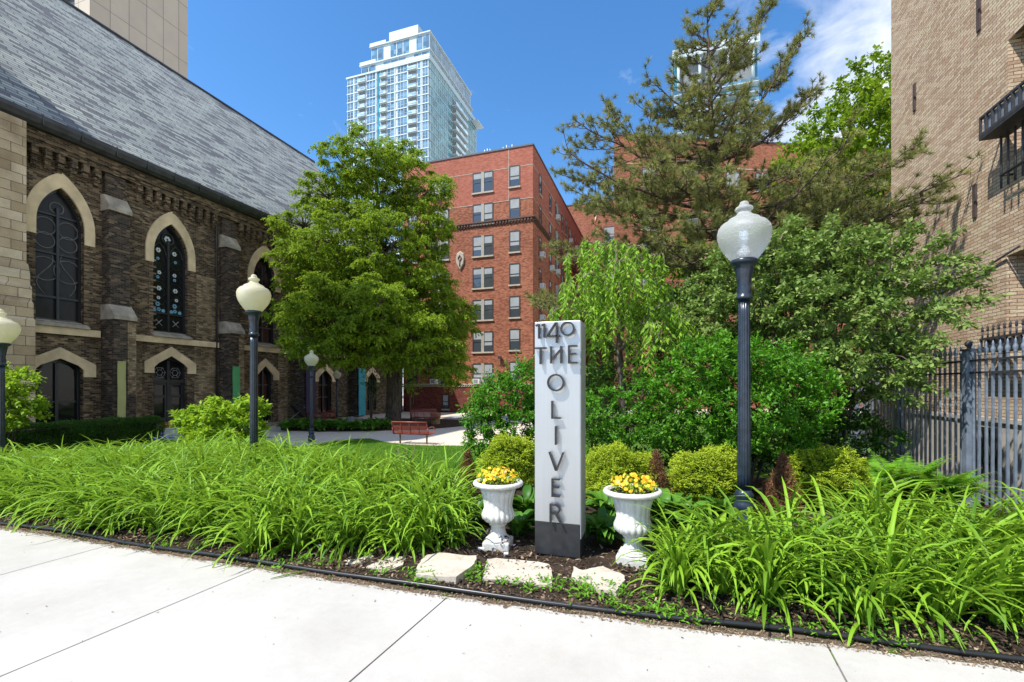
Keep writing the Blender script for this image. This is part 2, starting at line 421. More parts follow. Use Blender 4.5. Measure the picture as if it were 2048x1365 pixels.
# tall windows: frame, glass, tracery
def disc_pts(yc, zc, r, n=24, x=0): return [(x, yc+r*math.cos(2*math.pi*k/n), zc+r*math.sin(2*math.pi*k/n)) for k in range(n)]
GX = WX-.26
def rosette(b, y, z, r, n=6):
    for k in range(n):
        a = 2*math.pi*k/n
        b.lathe_x(y+.6*r*math.cos(a), z+.6*r*math.sin(a), r*.36)
def _lx(s, y, z, r, x=None):
    x = GX+.02 if x is None else x
    n = 8; c = [(x, y+r*math.cos(2*math.pi*k/n), z+r*math.sin(2*math.pi*k/n)) for k in range(n)]
    c2 = [(x-.012, p[1], p[2]) for p in c]
    return s.add(c+c2, [tuple(range(n))]+[(k, n+k, n+(k+1) % n, (k+1) % n) for k in range(n)])
MB.lathe_x = _lx
for i, (y, w) in enumerate(tall):
    A = arch(y, w+.04, 4.06, 7.85, 9.32)
    b = MB(); b.prism([(p[0], p[1]) for p in A], lambda p: (GX-.03, p[0], p[1]), lambda p: (GX, p[0], p[1]))
    win = b.build('window', M['dark_glass'] if i != 0 else M['old_glass'], ch)
    f = MB(); I = arch(y, w-.16, 4.14, 7.85, 9.2); ring(f, I, arch(y, w+.02, 4.06, 7.85, 9.31), GX-.02, GX+.09)
    f.box(GX, GX+.09, y-w/2, y+w/2, 4.05, 4.16); f.box(GX+.002, GX+.10, y-.045, y+.045, 4.16, 8.55)
    f.box(GX+.002, GX+.085, y-w/2, y+w/2, 4.98, 5.07)
    if i == 0:
        f.box(GX+.002, GX+.08, y-w/2, y+w/2, 6.7, 6.76); f.box(GX+.002, GX+.08, y-w/2, y+w/2, 8.2, 8.26)
    f.build('frame', M['dark_frame'], win)
    t = MB()
    if i == 0:
        for (yy, zz, r) in ((y-.36, 7.75, .33), (y+.36, 7.75, .33), (y, 8.55, .22), (y-.36, 6.1, .45), (y+.36, 6.1, .45), (y-.36, 7.2, .3), (y+.36, 7.2, .3)):
            t.tube(disc_pts(yy, zz, r, 22, GX+.01), .028, 5, True)
        for sgn in (-1, 1): t.tube([(GX+.01, y+sgn*(.36+.25*math.sin(k/3)), 5.1+.1*k) for k in range(18)], .022, 5)
    else:
        t.tube(disc_pts(y, 8.62, .27, 24, GX+.03), .035, 6, True)
        for sgn in (-1, 1):
            cy_ = y+sgn*.39
            a2 = arch(cy_, .66, 4.2, 7.7, 8.35, 6)
            t.tube([(GX+.03, *p) for p in a2[1:-1]], .03, 5)
            z = 5.25
            while z < 7.6:
                t.tube([(GX+.012, cy_+.3*math.cos(2*math.pi*k/6), z+.2*math.sin(2*math.pi*k/6)) for k in range(6)], .009, 4, True); z += .36
    t.build('tracery', M['tracery'] if i == 0 else M['dark_frame'], win)
    if i == 1:
        g1, g2 = MB(), MB()
        rosette(g2, y, 8.62, .16); 
        for sgn in (-1, 1):
            cy_ = y+sgn*.39
            for z, r, gg in ((8.0, .12, g2), (7.6, .08, g1), (6.95, .10, g2), (6.72, .08, g1), (6.2, .12, g2), (5.75, .09, g2), (5.45, .12, g1), (5.2, .10, g1)):
                rosette(gg, cy_+random.uniform(-.06, .06), z, r)
            g1.lathe_x(cy_-.2, 5.15, .09); g1.lathe_x(cy_+.2, 5.15, .09)
        g1.build('stained_glass', M['blue_glass'], win); g2.build('stained_glass', M['white_glass'], win)
        q = MB()
        for sgn in (-1, 1):
            for d_ in (-1, 1): q.tube([(GX+.02, y+sgn*.39-.14, 4.58-.14*d_), (GX+.02, y+sgn*.39+.14, 4.58+.14*d_)], .02, 4)
        q.build('panel_cross', M['lead'], win)
# lower openings
for i, (y, w, zb) in enumerate(low):
    zs, za = ((2.2, 2.62), (2.45, 2.98), (2.2, 2.75), (2.15, 2.7), (2.15, 2.7))[i]
    A = tudor(y, w+.02, zb+.03, zs, za)
    b = MB(); b.prism(A, lambda p: (GX-.03, *p), lambda p: (GX, *p))
    win = b.build('door' if i == 1 else 'window', M['dark_glass'], ch)
    f = MB(); I = tudor(y, w-.2, zb+.1, zs-.03, za-.12); ring(f, I, tudor(y, w, zb+.04, zs, za-.01), GX-.02, GX+.09)
    if i == 1:
        f.box(GX, GX+.12, y-w/2, y+w/2, 1.72, 1.86); f.box(GX+.002, GX+.09, y-.06, y+.06, zb+.1, za-.2)
        for sg in (-1, 1):
            for dz0, dz1 in ((zb+.05, .05), (1.0, 1.12), (1.6, 1.72)): f.box(GX+.001, GX+.06, y+sg*.38-.34, y+sg*.38+.34, dz0, dz1)
            f.box(GX+.001, GX+.06, y+sg*.68-.06, y+sg*.68+.06, zb, 1.72); f.box(GX+.001, GX+.061, y+sg*.11-.05, y+sg*.11+.05, zb, 1.72)
        ld = MB()
        for sg in (-1, 1):
            yc = y+sg*.36; zc = 2.2
            ld.tube(disc_pts(yc, zc, .13, 14, GX+.02), .012, 4, True)
            for k in range(6):
                a = math.pi/3*k; ld.tube([(GX+.02, yc+.13*math.cos(a), zc+.13*math.sin(a)), (GX+.02, yc+.27*math.cos(a), zc+.27*math.sin(a))], .010, 4)
            ld.tube([(GX+.02, yc+.27*math.cos(math.pi/3*k), zc+.27*math.sin(math.pi/3*k)) for k in range(6)], .010, 4, True)
        ld.build('leaded_transom', M['lead'], win)
    else:
        f.box(GX+.002, GX+.08, y-.05, y+.05, zb+.1, za-.15)
        for zz in ((.75, 1.6) if i else (.9,)): f.box(GX+.001, GX+.06, y-w/2+.08, y+w/2-.08, zz, zz+.07)
    f.build('frame', M['dark_frame'], win)
# step at the third bay
b = MB(); b.box(WX+.01, WX+1.1, 20.0, 22.6, -.8, -.6); b.build('step', M['grey_stone'], ch, bevel=.02)
# roof, gutter, downpipes
EX, RX, EZ, RZ = WX+.50, -32.8, 11.42, 23.75
b = MB()
b.add([(EX, 9.0, EZ), (EX, 36.6, EZ), (RX, 36.6, RZ), (RX, 9.0, RZ)], [(0, 1, 2, 3)])
b.add([(EX, 9.0, EZ-.12), (EX, 36.6, EZ-.12), (RX, 36.6, RZ-.12), (RX, 9.0, RZ-.12)], [(3, 2, 1, 0)])
b.add([(EX, 36.6, EZ), (EX, 36.6, EZ-.12), (RX, 36.6, RZ-.12), (RX, 36.6, RZ)], [(0, 1, 2, 3)])
b.add([(EX-3.4, 36.5, EZ), (RX, 36.5, RZ-.1), (RX-10.4, 36.5, EZ)], [(0, 1, 2)])
b.add([(RX, 9.0, RZ), (RX, 36.6, RZ), (RX-10.9, 36.6, EZ), (RX-10.9, 9.0, EZ)], [(0, 1, 2, 3)])
roof = b.build('roof', M['slate'], ch)
b = MB(); b.tube([(RX, 9, RZ+.03), (RX, 36.7, RZ+.03)], .11, 6); b.build('ridge_cap', M['gutter'], roof)
b = MB()
pr = [(EX-.50, 11.1), (EX+.03, 11.1), (EX+.14, 11.22), (EX+.20, 11.40), (EX+.20, 11.55), (EX+.15, 11.55), (EX+.13, 11.36), (EX-.4, 11.36)]
b.prism(pr, lambda p: (p[0], 9.0, p[1]), lambda p: (p[0], 36.5, p[1]))
y = 9.3
while y < 36.3:
    b.box(EX+.13, EX+.215, y, y+.035, 11.2, 11.57); y += 1.2
b.build('gutter', M['gutter'], ch)
for (dy) in (17.86, 29.75):
    b = MB(); b.tube([(WX+.24, dy, 11.1), (WX+.24, dy, 10.9), (WX+.12, dy, 10.5), (WX+.12, dy, -.6)], .045, 8); b.build('downpipe', M['gutter'], ch)
# stone pier of the front tower
b = MB()
b.box(WX-2, WX+.72, 4, 10.04, 5.9, 11.05)
pr = [(WX-1, -.85), (WX+1.15, -.85), (WX+1.15, 3.9), (WX+1.05, 3.98), (WX+1.05, 4.5), (WX+.95, 4.6), (WX+.95, 5.1), (WX+.85, 5.2), (WX+.85, 5.55), (WX+.73, 5.95), (WX-1, 5.95)]
b.prism(pr, lambda p: (p[0], 4, p[1]), lambda p: (p[0], 10.08, p[1]))
b.box(WX-3.4, WX+.5, 2.0, 8.0, 11.05, 27)
b.box(WX-12, WX-3.4, -2, 4.0, -.8, 12)
b.build('stone_tower', M['pier_stone'], ch)

# painted banners hanging against the church
def banner(y, z0, z1, w, c, label, x=WX+.9):
    b = MB(); n = 8
    V = []; 
    for i in range(n+1):
        z = z0+(z1-z0)*i/n; dx = .012*math.sin(i*1.7)
        V += [(x+dx, y-w/2, z), (x+dx, y+w/2, z), (x+dx+.03, y+w/2, z), (x+dx+.03, y-w/2, z)]
    F_ = [(i*4+k, i*4+(k+1) % 4, i*4+4+(k+1) % 4, i*4+4+k) for i in range(n) for k in range(4)] + [(3,2,1,0), (n*4, n*4+1, n*4+2, n*4+3)]
    b.add(V, F_)
    o = b.build('painted_panel', m_plain('panel_paint', c, .7, var=.12, scale=2), at_=(x, y, z0)); tag(o, label, 'panel', 'coloured panels on the church buttresses')
banner(12.95, -.65, 2.6, .30, (.40,.40,.16), 'tall narrow yellow-green board against the first church buttress')
banner(18.35, -.4, 2.6, .42, (.10,.40,.16), 'tall narrow bright green board against the second church buttress')
banner(23.75, -.7, 2.6, .8, (.05,.04,.10), 'dark purple board against the church behind the small courtyard lamp')
banner(29.0, -.65, 2.9, .8, (.03,.28,.34), 'tall turquoise board on the church wall left of the tree trunk')

# ================================================================== RED BRICK APARTMENT BUILDING
M['red_old'] = m_brick('rough_red_brick', [(0,(.20,.064,.034)),(.5,(.36,.125,.066)),(1,(.44,.18,.10))], (.20,.10,.075), bw=.22, bh=.08, ms=.013, stain=.45, stain_c=(.5,.42,.4), stain_s=.25)
M['red_new'] = m_brick('smooth_red_brick', [(0,(.31,.09,.058)),(.5,(.39,.125,.08)),(1,(.45,.16,.105))], (.27,.13,.10), bw=.22, bh=.08, ms=.010, stain=.2, stain_c=(.7,.65,.6), stain_s=.2)
M['red_base'] = m_brick('dark_red_base_brick', [(0,(.09,.022,.018)),(.5,(.18,.04,.03)),(1,(.24,.06,.042))], (.15,.08,.06), bw=.24, bh=.09, ms=.016, stain=.5, stain_c=(.5,.42,.4), stain_s=.4)
M['trim'] = m_plain('pale_stone_trim', (.38,.33,.27), .8, var=.15, scale=3)
M['dark_trim'] = m_plain('dark_brick_cornice', (.10,.05,.035), .8, var=.3, scale=5)
M['coping'] = m_plain('dark_metal_coping', (.06,.06,.07), .5, var=.2)
M['win_frame'] = m_plain('bronze_window_frame', (.035,.035,.036), .45, var=.15)
M['mullion'] = m_plain('grey_tan_mullion', (.30,.28,.23), .7, var=.12)
M['blind'] = m_plain('pale_window_blind', (.28,.30,.31), .8, var=.12, scale=2)
M['apt_glass'] = m_glass_dark('apartment_glass', (.05,.06,.07), .03, 1.0, wav=.15)
M['white_box'] = m_plain('white_ac_casing', (.62,.63,.62), .5, var=.06)
M['ac_grille'] = m_plain('grey_grille', (.22,.22,.23), .6)
BX, BY = -10.1, 36.0
TOP, BELT1, BELT2, CORN = 21.35, 19.75, 17.05, 15.35
ap = thing('brick_apartment_building', 'seven-storey red brick apartment building with paired windows behind the sign', 'building', (BX, BY, -.75))
L_, BK = -22.25, 62.0
def ybox(b, z0, z1, o, y1=BK): b.box(L_, BX+o, BY-o, y1, z0, z1)
b = MB(); ybox(b, 1.62, BELT2, 0); b.build('wall', M['red_old'], ap)
b = MB(); ybox(b, BELT2, TOP, .004); b.build('upper_wall', M['red_new'], ap)
b = MB(); ybox(b, -.9, 1.62, .03); b.build('base_wall', M['red_base'], ap)
b = MB()
ybox(b, 1.66, 1.78, .14); ybox(b, 1.50, 1.56, .08)
x = L_+.1
while x < BX: b.box(x, x+.10, BY-.12, BY, 1.56, 1.66); x += .22
b.build('base_cornice', M['trim'], ap)
b = MB(); ybox(b, 15.42, 15.52, .2); ybox(b, 15.14, 15.22, .08)
x = L_+.1
while x < BX: b.box(x, x+.14, BY-.16, BY, 15.22, 15.42); x += .27
y = BY
while y < BK: b.box(BX, BX+.16, y, y+.14, 15.22, 15.42); y += .27
b.build('upper_cornice', M['dark_trim'], ap)
b = MB(); ybox(b, BELT1, BELT1+.05, .02); ybox(b, BELT2-.02, BELT2+.03, .022)
b.box(-12.21, -12.17, BY-.02, BY, BELT2+.03, TOP); b.build('joint_strip', M['trim'], ap)
b = MB(); ybox(b, TOP, TOP+.13, .07); b.build('coping', M['coping'], ap)
b = MB()
for xx in (-14.6, -14.35, -14.1, -12.9, -12.6, -12.35, -12.1, -16.8): b.tube([(xx, BY+.6, TOP), (xx, BY+.6, TOP+.5+.2*random.random())], .035, 5)
b.build('roof_vent', M['white_box'], ap)
def wmat(face, cx_, cy_, cz_):
    """local frame: u along the face, n outward"""
    if face == 'f': return lambda u, n, z: (cx_+u, cy_-n, cz_+z)
    return lambda u, n, z: (cx_+n, cy_+u, cz_+z)
def bx(b, T, u0, u1, n0, n1, z0, z1, mi=0):
    v = [T(u, n, z) for z in (z0, z1) for u, n in ((u0, n0), (u1, n0), (u1, n1), (u0, n1))]
    b.add(v, [(0,3,2,1),(4,5,6,7),(0,1,5,4),(1,2,6,5),(2,3,7,6),(3,0,4,7)], mi)
def apt_window(parent, face, cx_, cy_, cz_, w, h, double, ac=False, shade=.5, name='window'):
    T = wmat(face, cx_, cy_, cz_)
    b = MB(); bx(b, T, -w/2, w/2, -.1, .012, -h/2, h/2); win = b.build(name, M['apt_glass'], parent)
    f = MB(); t = .055
    bx(f, T, -w/2-.02, -w/2+t, -.1, .05, -h/2, h/2); bx(f, T, w/2-t, w/2+.02, -.1, .05, -h/2, h/2)
    bx(f, T, -w/2+t, w/2-t, -.1, .05, h/2-t, h/2+.02); bx(f, T, -w/2+t, w/2-t, -.1, .05, -h/2, -h/2+t)
    bx(f, T, -w/2+t, w/2-t, -.1, .04, -.03, .035)
    f.build('frame', M['win_frame'], win)
    if double:
        g = MB(); bx(g, T, -.13, .13, -.1, .065, -h/2, h/2); g.build('mullion', M['mullion'], win)
    s_ = MB(); bx(s_, T, -w/2-.08, w/2+.08, -.1, .12, -h/2-.13, -h/2-.003); s_.build('sill', M['trim'], win)
    q = MB()
    for (u0, u1) in (((-w/2+t, -.13), (.13, w/2-t)) if double else ((-w/2+t, w/2-t),)):
        dz = h*(shade+random.uniform(-.25, .3)); dz = min(h*.92, max(h*.12, dz))
        bx(q, T, u0, u1, .0, .017, h/2-t-dz, h/2-t)
    q.build('blind', M['blind'], win)
    if ac:
        a = MB(); u = -w*.25 if double else 0; bx(a, T, u-.3, u+.3, -.05, .42, -h/2, -h/2+.42); a_ = a.build('air_conditioner', M['white_box'], win)
        gg = MB(); bx(gg, T, u-.22, u+.16, .42, .43, -h/2+.06, -h/2+.36); gg.build('grille', M['ac_grille'], a_)
rows = [18.92, 16.22, 13.5, 10.78, 8.06, 5.34, 2.62]
for i, z in enumerate(rows):
    apt_window(ap, 'f', -14.52, BY, z, 1.83, 1.72, True, ac=(i == 6), shade=.45)
    apt_window(ap, 'f', -11.67, BY, z+.1, .9, 1.75, False, shade=.7)
    apt_window(ap, 'f', -18.6, BY, z, 1.75, 1.72, True, ac=(i in (0, 6)), shade=.4)
    apt_window(ap, 'f', -21.3, BY, z, .9, 1.72, False)
    for j, (yy, w) in enumerate(((38.3, .8), (42.0, .8), (44.9, 1.6), (47.5, .8), (49.4, .8), (51.8, 1.6), (55.0, .8), (58.2, 1.4))):
        apt_window(ap, 's', BX, yy, z-.25*(j % 2)+.1, w, 1.72, w > 1.2, ac=random.random() < .35, shade=.3)
apt_window(ap, 'f', -18.0, BY-.03, .2, .6, 1.25, False)
apt_window(ap, 'f', -15.0, BY-.03, .25, .75, 1.25, False)
# carved shield
b = MB(); sh = [(0, .85), (.32, .62), (.42, .2), (.34, -.3), (0, -.85), (-.34, -.3), (-.42, .2), (-.32, .62)]
b.prism(sh, lambda p: (-16.6+p[0], BY-.06, 12.4+p[1]), lambda p: (-16.6+p[0]*.86, BY-.16, 12.4+p[1]*.86))
sh_ = b.build('stone_shield', M['trim'], ap)
b = MB(); b.tube([(-16.6, BY-.19, 12.85), (-16.75, BY-.19, 12.6), (-16.6, BY-.19, 12.3), (-16.45, BY-.19, 12.6)], .05, 6, True)
b.tube([(-16.6, BY-.18, 12.3), (-16.6, BY-.18, 11.9)], .05, 6); b.build('carving', M['dark_trim'], sh_)
b = MB(); b.tube([(-12.9, BY-.06, 3.2), (-12.9, BY-.06, 3.9)], .025, 5); b.obox((-12.9, BY-.25, 3.95), (.25, .3, .2)); b.build('wall_floodlight', M['win_frame'], ap)

# the rear and right wings, both higher
rw = thing('brick_apartment_wing', 'taller red brick wing behind the apartment building with a cream stone ornament at its parapet', 'building', (-7, 62, -.75))
b = MB(); b.box(-13, 4, 62.02, 76, -.9, 26.4); b.build('wall', M['red_old'], rw)
b = MB(); b.box(-13.1, 4, 61.95, 76, 26.4, 26.55); b.build('coping', M['coping'], rw)
b = MB()
for xx in (-8.6, -1.6):
    pr = [(-.35, 0), (.35, 0), (.35, -.8), (.12, -1.3), (.12, -2.1), (-.05, -2.6), (-.12, -1.3), (-.35, -.8)]
    b.prism(pr, lambda p: (xx+p[0], 61.9, 26.38+p[1]), lambda p: (xx+p[0], 62.03, 26.38+p[1]))
b.build('parapet_ornament', M['limestone'], rw)
for z in (21.9, 18.9, 15.9, 12.9):
    apt_window(rw, 'f', -6.7, 62.02, z, 1.6, 2.1, False, ac=(z < 16), shade=.5)
rr = thing('brick_tower_block', 'high red brick block seen through the pine tree', 'building', (0, 0, 0))
p0 = at(1228, 773, 45); p1 = at(1700, 773, 47.5); dv = (p1-p0); ang = math.atan2(dv.y, dv.x)
rr.location = (p0.x, p0.y, -.75); rr.rotation_euler = (0, 0, ang); ORG[rr.name] = Vector((0, 0, -.75)); W_ = 32.0
gx, gy = 12*math.sin(ang), 12*math.cos(ang)
b = MB(); b.prism([(0, 0), (W_, 0), (W_+gx, gy), (gx, gy)], lambda p: (p[0], p[1], -.9), lambda p: (p[0], p[1], 26.4)); b.build('wall', M['red_old'], rr)
b = MB(); b.prism([(-.06, -.08), (W_, -.08), (W_+gx, gy), (gx-.06, gy)], lambda p: (p[0], p[1], 26.4), lambda p: (p[0], p[1], 26.55)); b.build('coping', M['coping'], rr)
b = MB(); b.box(0, W_, -.03, 0, 23.6, 23.7); b.build('joint_strip', M['trim'], rr)
for z in (24.6, 20.3, 17.0, 13.7):
    for xx in (3.6, 8.0, 12.4, 15.6): apt_window(rr, 'f', xx, 0, z-2.2, 1.5, 1.9, True, shade=.5)

# ================================================================== GLASS TOWER
M['t_white'] = m_plain('white_concrete', (.42,.52,.56), .6, var=.05, scale=.2)
M['t_frame'] = m_plain('white_metal_frame', (.40,.50,.54), .5, var=.05, scale=.2)
def m_curtain(name, c, rough=.06, spec=1):
    s = NT(name); nz = s.node('TexWhiteNoise'); sp = s.node('SeparateXYZ'); s.link(s.coord(), sp.inputs[0])
    f1 = s.math('FLOOR', s.math('DIVIDE', s.math('ADD', sp.outputs[0], sp.outputs[1]), 1.55)); f2 = s.math('FLOOR', s.math('DIVIDE', sp.outputs[2], 1.475))
    cb = s.node('CombineXYZ'); s.link(f1, cb.inputs[0]); s.link(f2, cb.inputs[1]); s.link(cb.outputs[0], nz.inputs['Vector'])
    col = s.ramp(nz.outputs['Value'], [(0, tuple(v*.55 for v in c)), (.6, c), (1, tuple(min(1, v*1.6) for v in c))])
    s.p.inputs['Coat Weight'].default_value = .6; s.p.inputs['Coat Roughness'].default_value = .05
    return s.base(col, rough, .35, spec)
M['t_glass'] = m_curtain('pale_tower_glass', (.13,.24,.31))
M['t_teal'] = m_curtain('teal_tower_glass', (.05,.24,.28))
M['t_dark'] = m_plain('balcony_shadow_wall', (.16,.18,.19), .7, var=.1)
M['t_rail'] = m_curtain('balcony_glass_rail', (.42,.58,.62))
TX, TY, TW, TD, FL = -72.7, 133.0, 31.9, 40.0, 2.95
Z0 = 44.0; ZT = 109.2; NF = 21
tw = thing('glass_tower', 'tall white and teal glass residential tower with stepped top floors', 'tower', (TX-TW/2, TY, -.75))
b = MB(); b.box(TX-TW, TX, TY, TY+TD, -.8, ZT-.3); b.build('core', M['t_white'], tw)
zf = [ZT-FL*(k+1) for k in range(NF)]
# front bays: (u0,u1,kind) measured from the left edge
bays = [(0.2,2.6,'w'),(3.3,4.4,'w'),(4.7,7.6,'b'),(8.0,11.6,'w'),(13.6,15.9,'b'),(16.2,18.9,'w'),(20.2,23.9,'w'),(24.3,27.4,'b'),(27.8,28.9,'w'),(29.7,31.6,'w')]
nwin = 0; stuffw = MB(); rails = MB()
for k, z in enumerate(zf):
    for (u0, u1, kd) in bays:
        x0, x1 = TX-TW+u0, TX-TW+u1
        if kd == 'w':
            if nwin < 60:
                b = MB(); b.box(x0, x1, TY-.06, TY+.3, z+.35, z+FL-.1)
                w_ = b.build('window', M['t_glass'], tw); nwin += 1
            else: stuffw.box(x0, x1, TY-.06, TY+.3, z+.35, z+FL-.1)
            n = max(1, round((x1-x0)/1.2))
            for j in range(n+1):
                xx = x0+(x1-x0)*j/n; rails.box(xx-.06, xx+.06, TY-.14, TY-.05, z+.35, z+FL-.1)
            rails.box(x0, x1, TY-.13, TY-.055, z+1.2, z+1.27)
        elif k < 14:
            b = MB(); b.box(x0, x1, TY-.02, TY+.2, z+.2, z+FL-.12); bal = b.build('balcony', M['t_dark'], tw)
            g = MB(); g.box(x0-.05, x1+.05, TY-.75, TY-.65, z+.2, z+1.25); g.build('glass_rail', M['t_rail'], bal)
            s_ = MB(); s_.box(x0-.08, x1+.08, TY-.8, TY, z, z+.2); s_.build('slab', M['t_white'], bal)
        else: stuffw.box(x0, x1, TY-.08, TY+.2, z+.2, z+FL-.12)
o = stuffw.build('window_rows', M['t_glass'], tw); o['kind'] = 'stuff'
rails.build('mullions', M['t_frame'], tw)
b = MB(); b.box(TX-TW+12.2, TX-TW+13.4, TY-.02, TY+.6, 44, ZT-.2); b.build('recess', M['t_teal'], tw)
b = MB()
for z in zf:
    b.box(TX-TW-.1, TX-TW+12.0, TY-.22, TY, z-.12, z+.2); b.box(TX-TW+13.4, TX+.1, TY-.22, TY, z-.12, z+.2)
b.build('floor_band', M['t_white'], tw)
b = MB()
for xx in (2.7, 7.7, 11.7, 19.1, 24.0, 29.05): b.box(TX-TW+xx, TX-TW+xx+.3, TY-.18, TY, 44, ZT)
b.build('pier', M['t_white'], tw)
# right side: curtain wall
b = MB(); b.box(TX+.01, TX+.25, TY+.3, TY+TD-.3, 44, ZT-.4); b.build('curtain_wall', M['t_teal'], tw)
b = MB()
for z in zf: b.box(TX+.25, TX+.38, TY+.3, TY+TD-.3, z-.08, z+.14)
y = TY+.3
while y < TY+TD: b.box(TX+.25, TX+.34, y-.05, y+.05, 44, ZT-.4); y += 1.55
b.build('side_mullions', M['t_frame'], tw)
for k, z in enumerate(zf[1:16]):
    b = MB(); b.box(TX+.25, TX+1.9, TY+17, TY+27.5, z, z+.28); bal = b.build('balcony', M['t_white'], tw)
    g = MB(); g.box(TX+1.8, TX+1.88, TY+17, TY+27.5, z+.28, z+1.3); g.build('glass_rail', M['t_rail'], bal)
b = MB(); b.box(TX+.05, TX+.27, TY+17, TY+27.5, 44, ZT-3.2); b.build('balcony_shade_panel', M['t_dark'], tw)  # flat dark panel, shade of the recessed balconies put into its colour
# stepped crown
b = MB(); b.box(TX-TW-.3, TX+.45, TY-.4, TY+TD+.2, ZT-.5, ZT); b.box(TX-TW+13, TX+.5, TY-.45, TY+TD+.3, ZT, ZT+1.1)
b.build('crown_slab', M['t_white'], tw)
tiers = [(TX-TW+5.2, TX-.2, TY+.8, TY+TD-4, ZT, ZT+3.6), (TX-TW+9.0, TX-.4, TY+1.2, TY+TD-5, ZT+3.6, ZT+9.6), (TX-TW+15.2, TX-5.5, TY+2.6, TY+22, ZT+9.6, ZT+14.2)]
for i, (x0, x1, y0, y1, z0, z1) in enumerate(tiers):
    b = MB(); b.box(x0, x1, y0, y1, z0, z1); t_ = b.build('top_storey', M['t_white'], tw)
    if i < 2:
        g = MB(); n = 9; wd = (x1-x0)/n
        for j in range(n):
            if j in (2, 6): continue
            g.box(x0+wd*j+.15, x0+wd*(j+1)-.15, y0-.06, y0, z0+.6, z1-.7)
        g.build('glazing', M['t_glass'], t_); g = MB(); yy = y0+.5
        while yy < y1-1.5: g.box(x1, x1+.06, yy, yy+1.25, z0+.5, z1-.7); yy += 1.5
        g.build('side_glazing', M['t_glass'], t_)
        s_ = MB(); s_.box(x0-.5, x1+.5, y0-.5, y1+.5, z1-.35, z1); s_.box(x0-.4, x0+6, y0-.4, y0-.34, z1, z1+1); s_.build('terrace_edge', M['t_white'], t_)
b = MB(); b.box(TX-5, TX-4, TY+24, TY+38, ZT+9.6, ZT+14); b.box(TX-9, TX-4, TY+10, TY+30, ZT+9.6, ZT+12.5); b.build('plant_screen', M['t_frame'], tw)
b = MB(); b.box(TX+.4, TX+3.2, TY+34, TY+40, ZT-2.2, ZT-1.8); b.build('projecting_terrace', M['t_white'], tw)

# ================================================================== SECOND TOWER
p2 = at(1345, HZ, 160); X2, Y2, W2, ZT2 = p2.x, p2.y, 27.5, 119.6
t2 = thing('flat_roofed_tower', 'pale glass tower with a broad white roof canopy seen behind the pine top', 'tower', (X2, Y2, -.75))
b = MB(); b.box(X2+.3, X2+W2-.3, Y2+3, Y2+25, -.8, ZT2-1); b.build('core', M['t_teal'], t2)
b = MB(); b.box(X2, X2+W2, Y2, Y2+26, ZT2-3.2, ZT2); b.build('roof_canopy', M['t_white'], t2)
for xx in (2, 9, 18, 25.5):
    b = MB(); b.tube([(X2+xx, Y2+1, ZT2-3.2), (X2+xx, Y2+1, ZT2-16)], .5, 8); b.build('column', M['t_white'], t2)
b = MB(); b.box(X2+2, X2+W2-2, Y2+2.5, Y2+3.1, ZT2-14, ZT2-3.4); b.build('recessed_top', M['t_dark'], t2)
for k in range(14):
    z = ZT2-16-3.3*k
    b = MB(); b.box(X2+.3, X2+W2-.3, Y2, Y2+3.2, z-.22, z); bal = b.build('balcony', M['t_white'], t2)
    g = MB(); g.box(X2+.4, X2+W2-.4, Y2, Y2+.1, z, z+1.1); g.build('glass_rail', M['t_glass'], bal)
    h_ = MB()
    for j in range(9):
        if (j+k) % 3: h_.box(X2+1+j*2.9, X2+3.5+j*2.9, Y2+2.9, Y2+3.05, z+.1, z+2.7)
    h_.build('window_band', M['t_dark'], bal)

# ================================================================== BEIGE PANEL TOWER
s = NT('beige_precast_panel'); co = s.coord(); uv = s.uvz((1,1,0), (0,0,1), co)
bk = s.node('TexBrick', **{'Scale': 1.0, 'Mortar Size': .035, 'Mortar Smooth': .1, 'Brick Width': 2.4, 'Row Height': 4.6, 'offset': 0.0})
bk.inputs['Color1'].default_value = (.40,.355,.29,1); bk.inputs['Color2'].default_value = (.44,.39,.32,1); bk.inputs['Mortar'].default_value = (.13,.11,.09,1)
s.link(uv, bk.inputs['Vector'])
M['precast'] = s.base(s.mix(.25, bk.outputs['Color'], s.ramp(s.noise(co, .5, 5), [(.3,(.7,.7,.7)),(.7,(1,1,1))]), 'MULTIPLY'), .8)
pc = at(180, HZ, 62); PX, PY = pc.x, pc.y
bt = thing('precast_panel_tower', 'beige concrete panel tower rising behind the church ridge', 'tower', (PX, PY, -.75))
y2 = PY*1.816/1.366
b = MB(); b.box(PX-3.2, PX, PY, y2, -.8, 75); b.build('panel_wall', M['precast'], bt)
b = MB(); b.box(PX-18, PX-3.2, PY+2, y2, -.8, 75); b.build('dark_wall', m_plain('dark_tinted_facade', (.06,.055,.06), .4, var=.2), bt)
b = MB(); z = 40
while z < 75: b.box(PX-18, PX-3.2, PY+1.7, PY+2, z, z+1.2); z += 3.6
b.build('window_band', M['apt_glass'], bt)

# ================================================================== RIGHT-HAND BUILDING (tan brick)
M['tan_brick'] = m_brick('handmade_tan_brick', [(0,(.46,.31,.205)),(.25,(.55,.41,.28)),(.5,(.61,.47,.325)),(.75,(.67,.53,.38)),(.93,(.66,.56,.38)),(1,(.54,.34,.23))], (.17,.125,.09),  # mortar colour darkened to hold the shade of the raked joints
    bw=.215, bh=.064, ms=.0125, stain=.3, stain_c=(.62,.55,.5), stain_s=.45, bumpd=.05, wob=.011, fine=.45, edge=.35)
M['base_conc'] = m_plain('rough_concrete_base', (.42,.39,.34), .9, var=.25, scale=1.2, bump=.5)
M['iron_blue'] = m_plain('slate_blue_painted_iron', (.15,.185,.235), .45, var=.25, scale=8)
M['iron_dark'] = m_plain('rusty_dark_iron', (.035,.035,.04), .6, var=.4, scale=10)
M['rust'] = m_plain('rust_brown_anchor', (.06,.04,.035), .8, var=.3, scale=10)
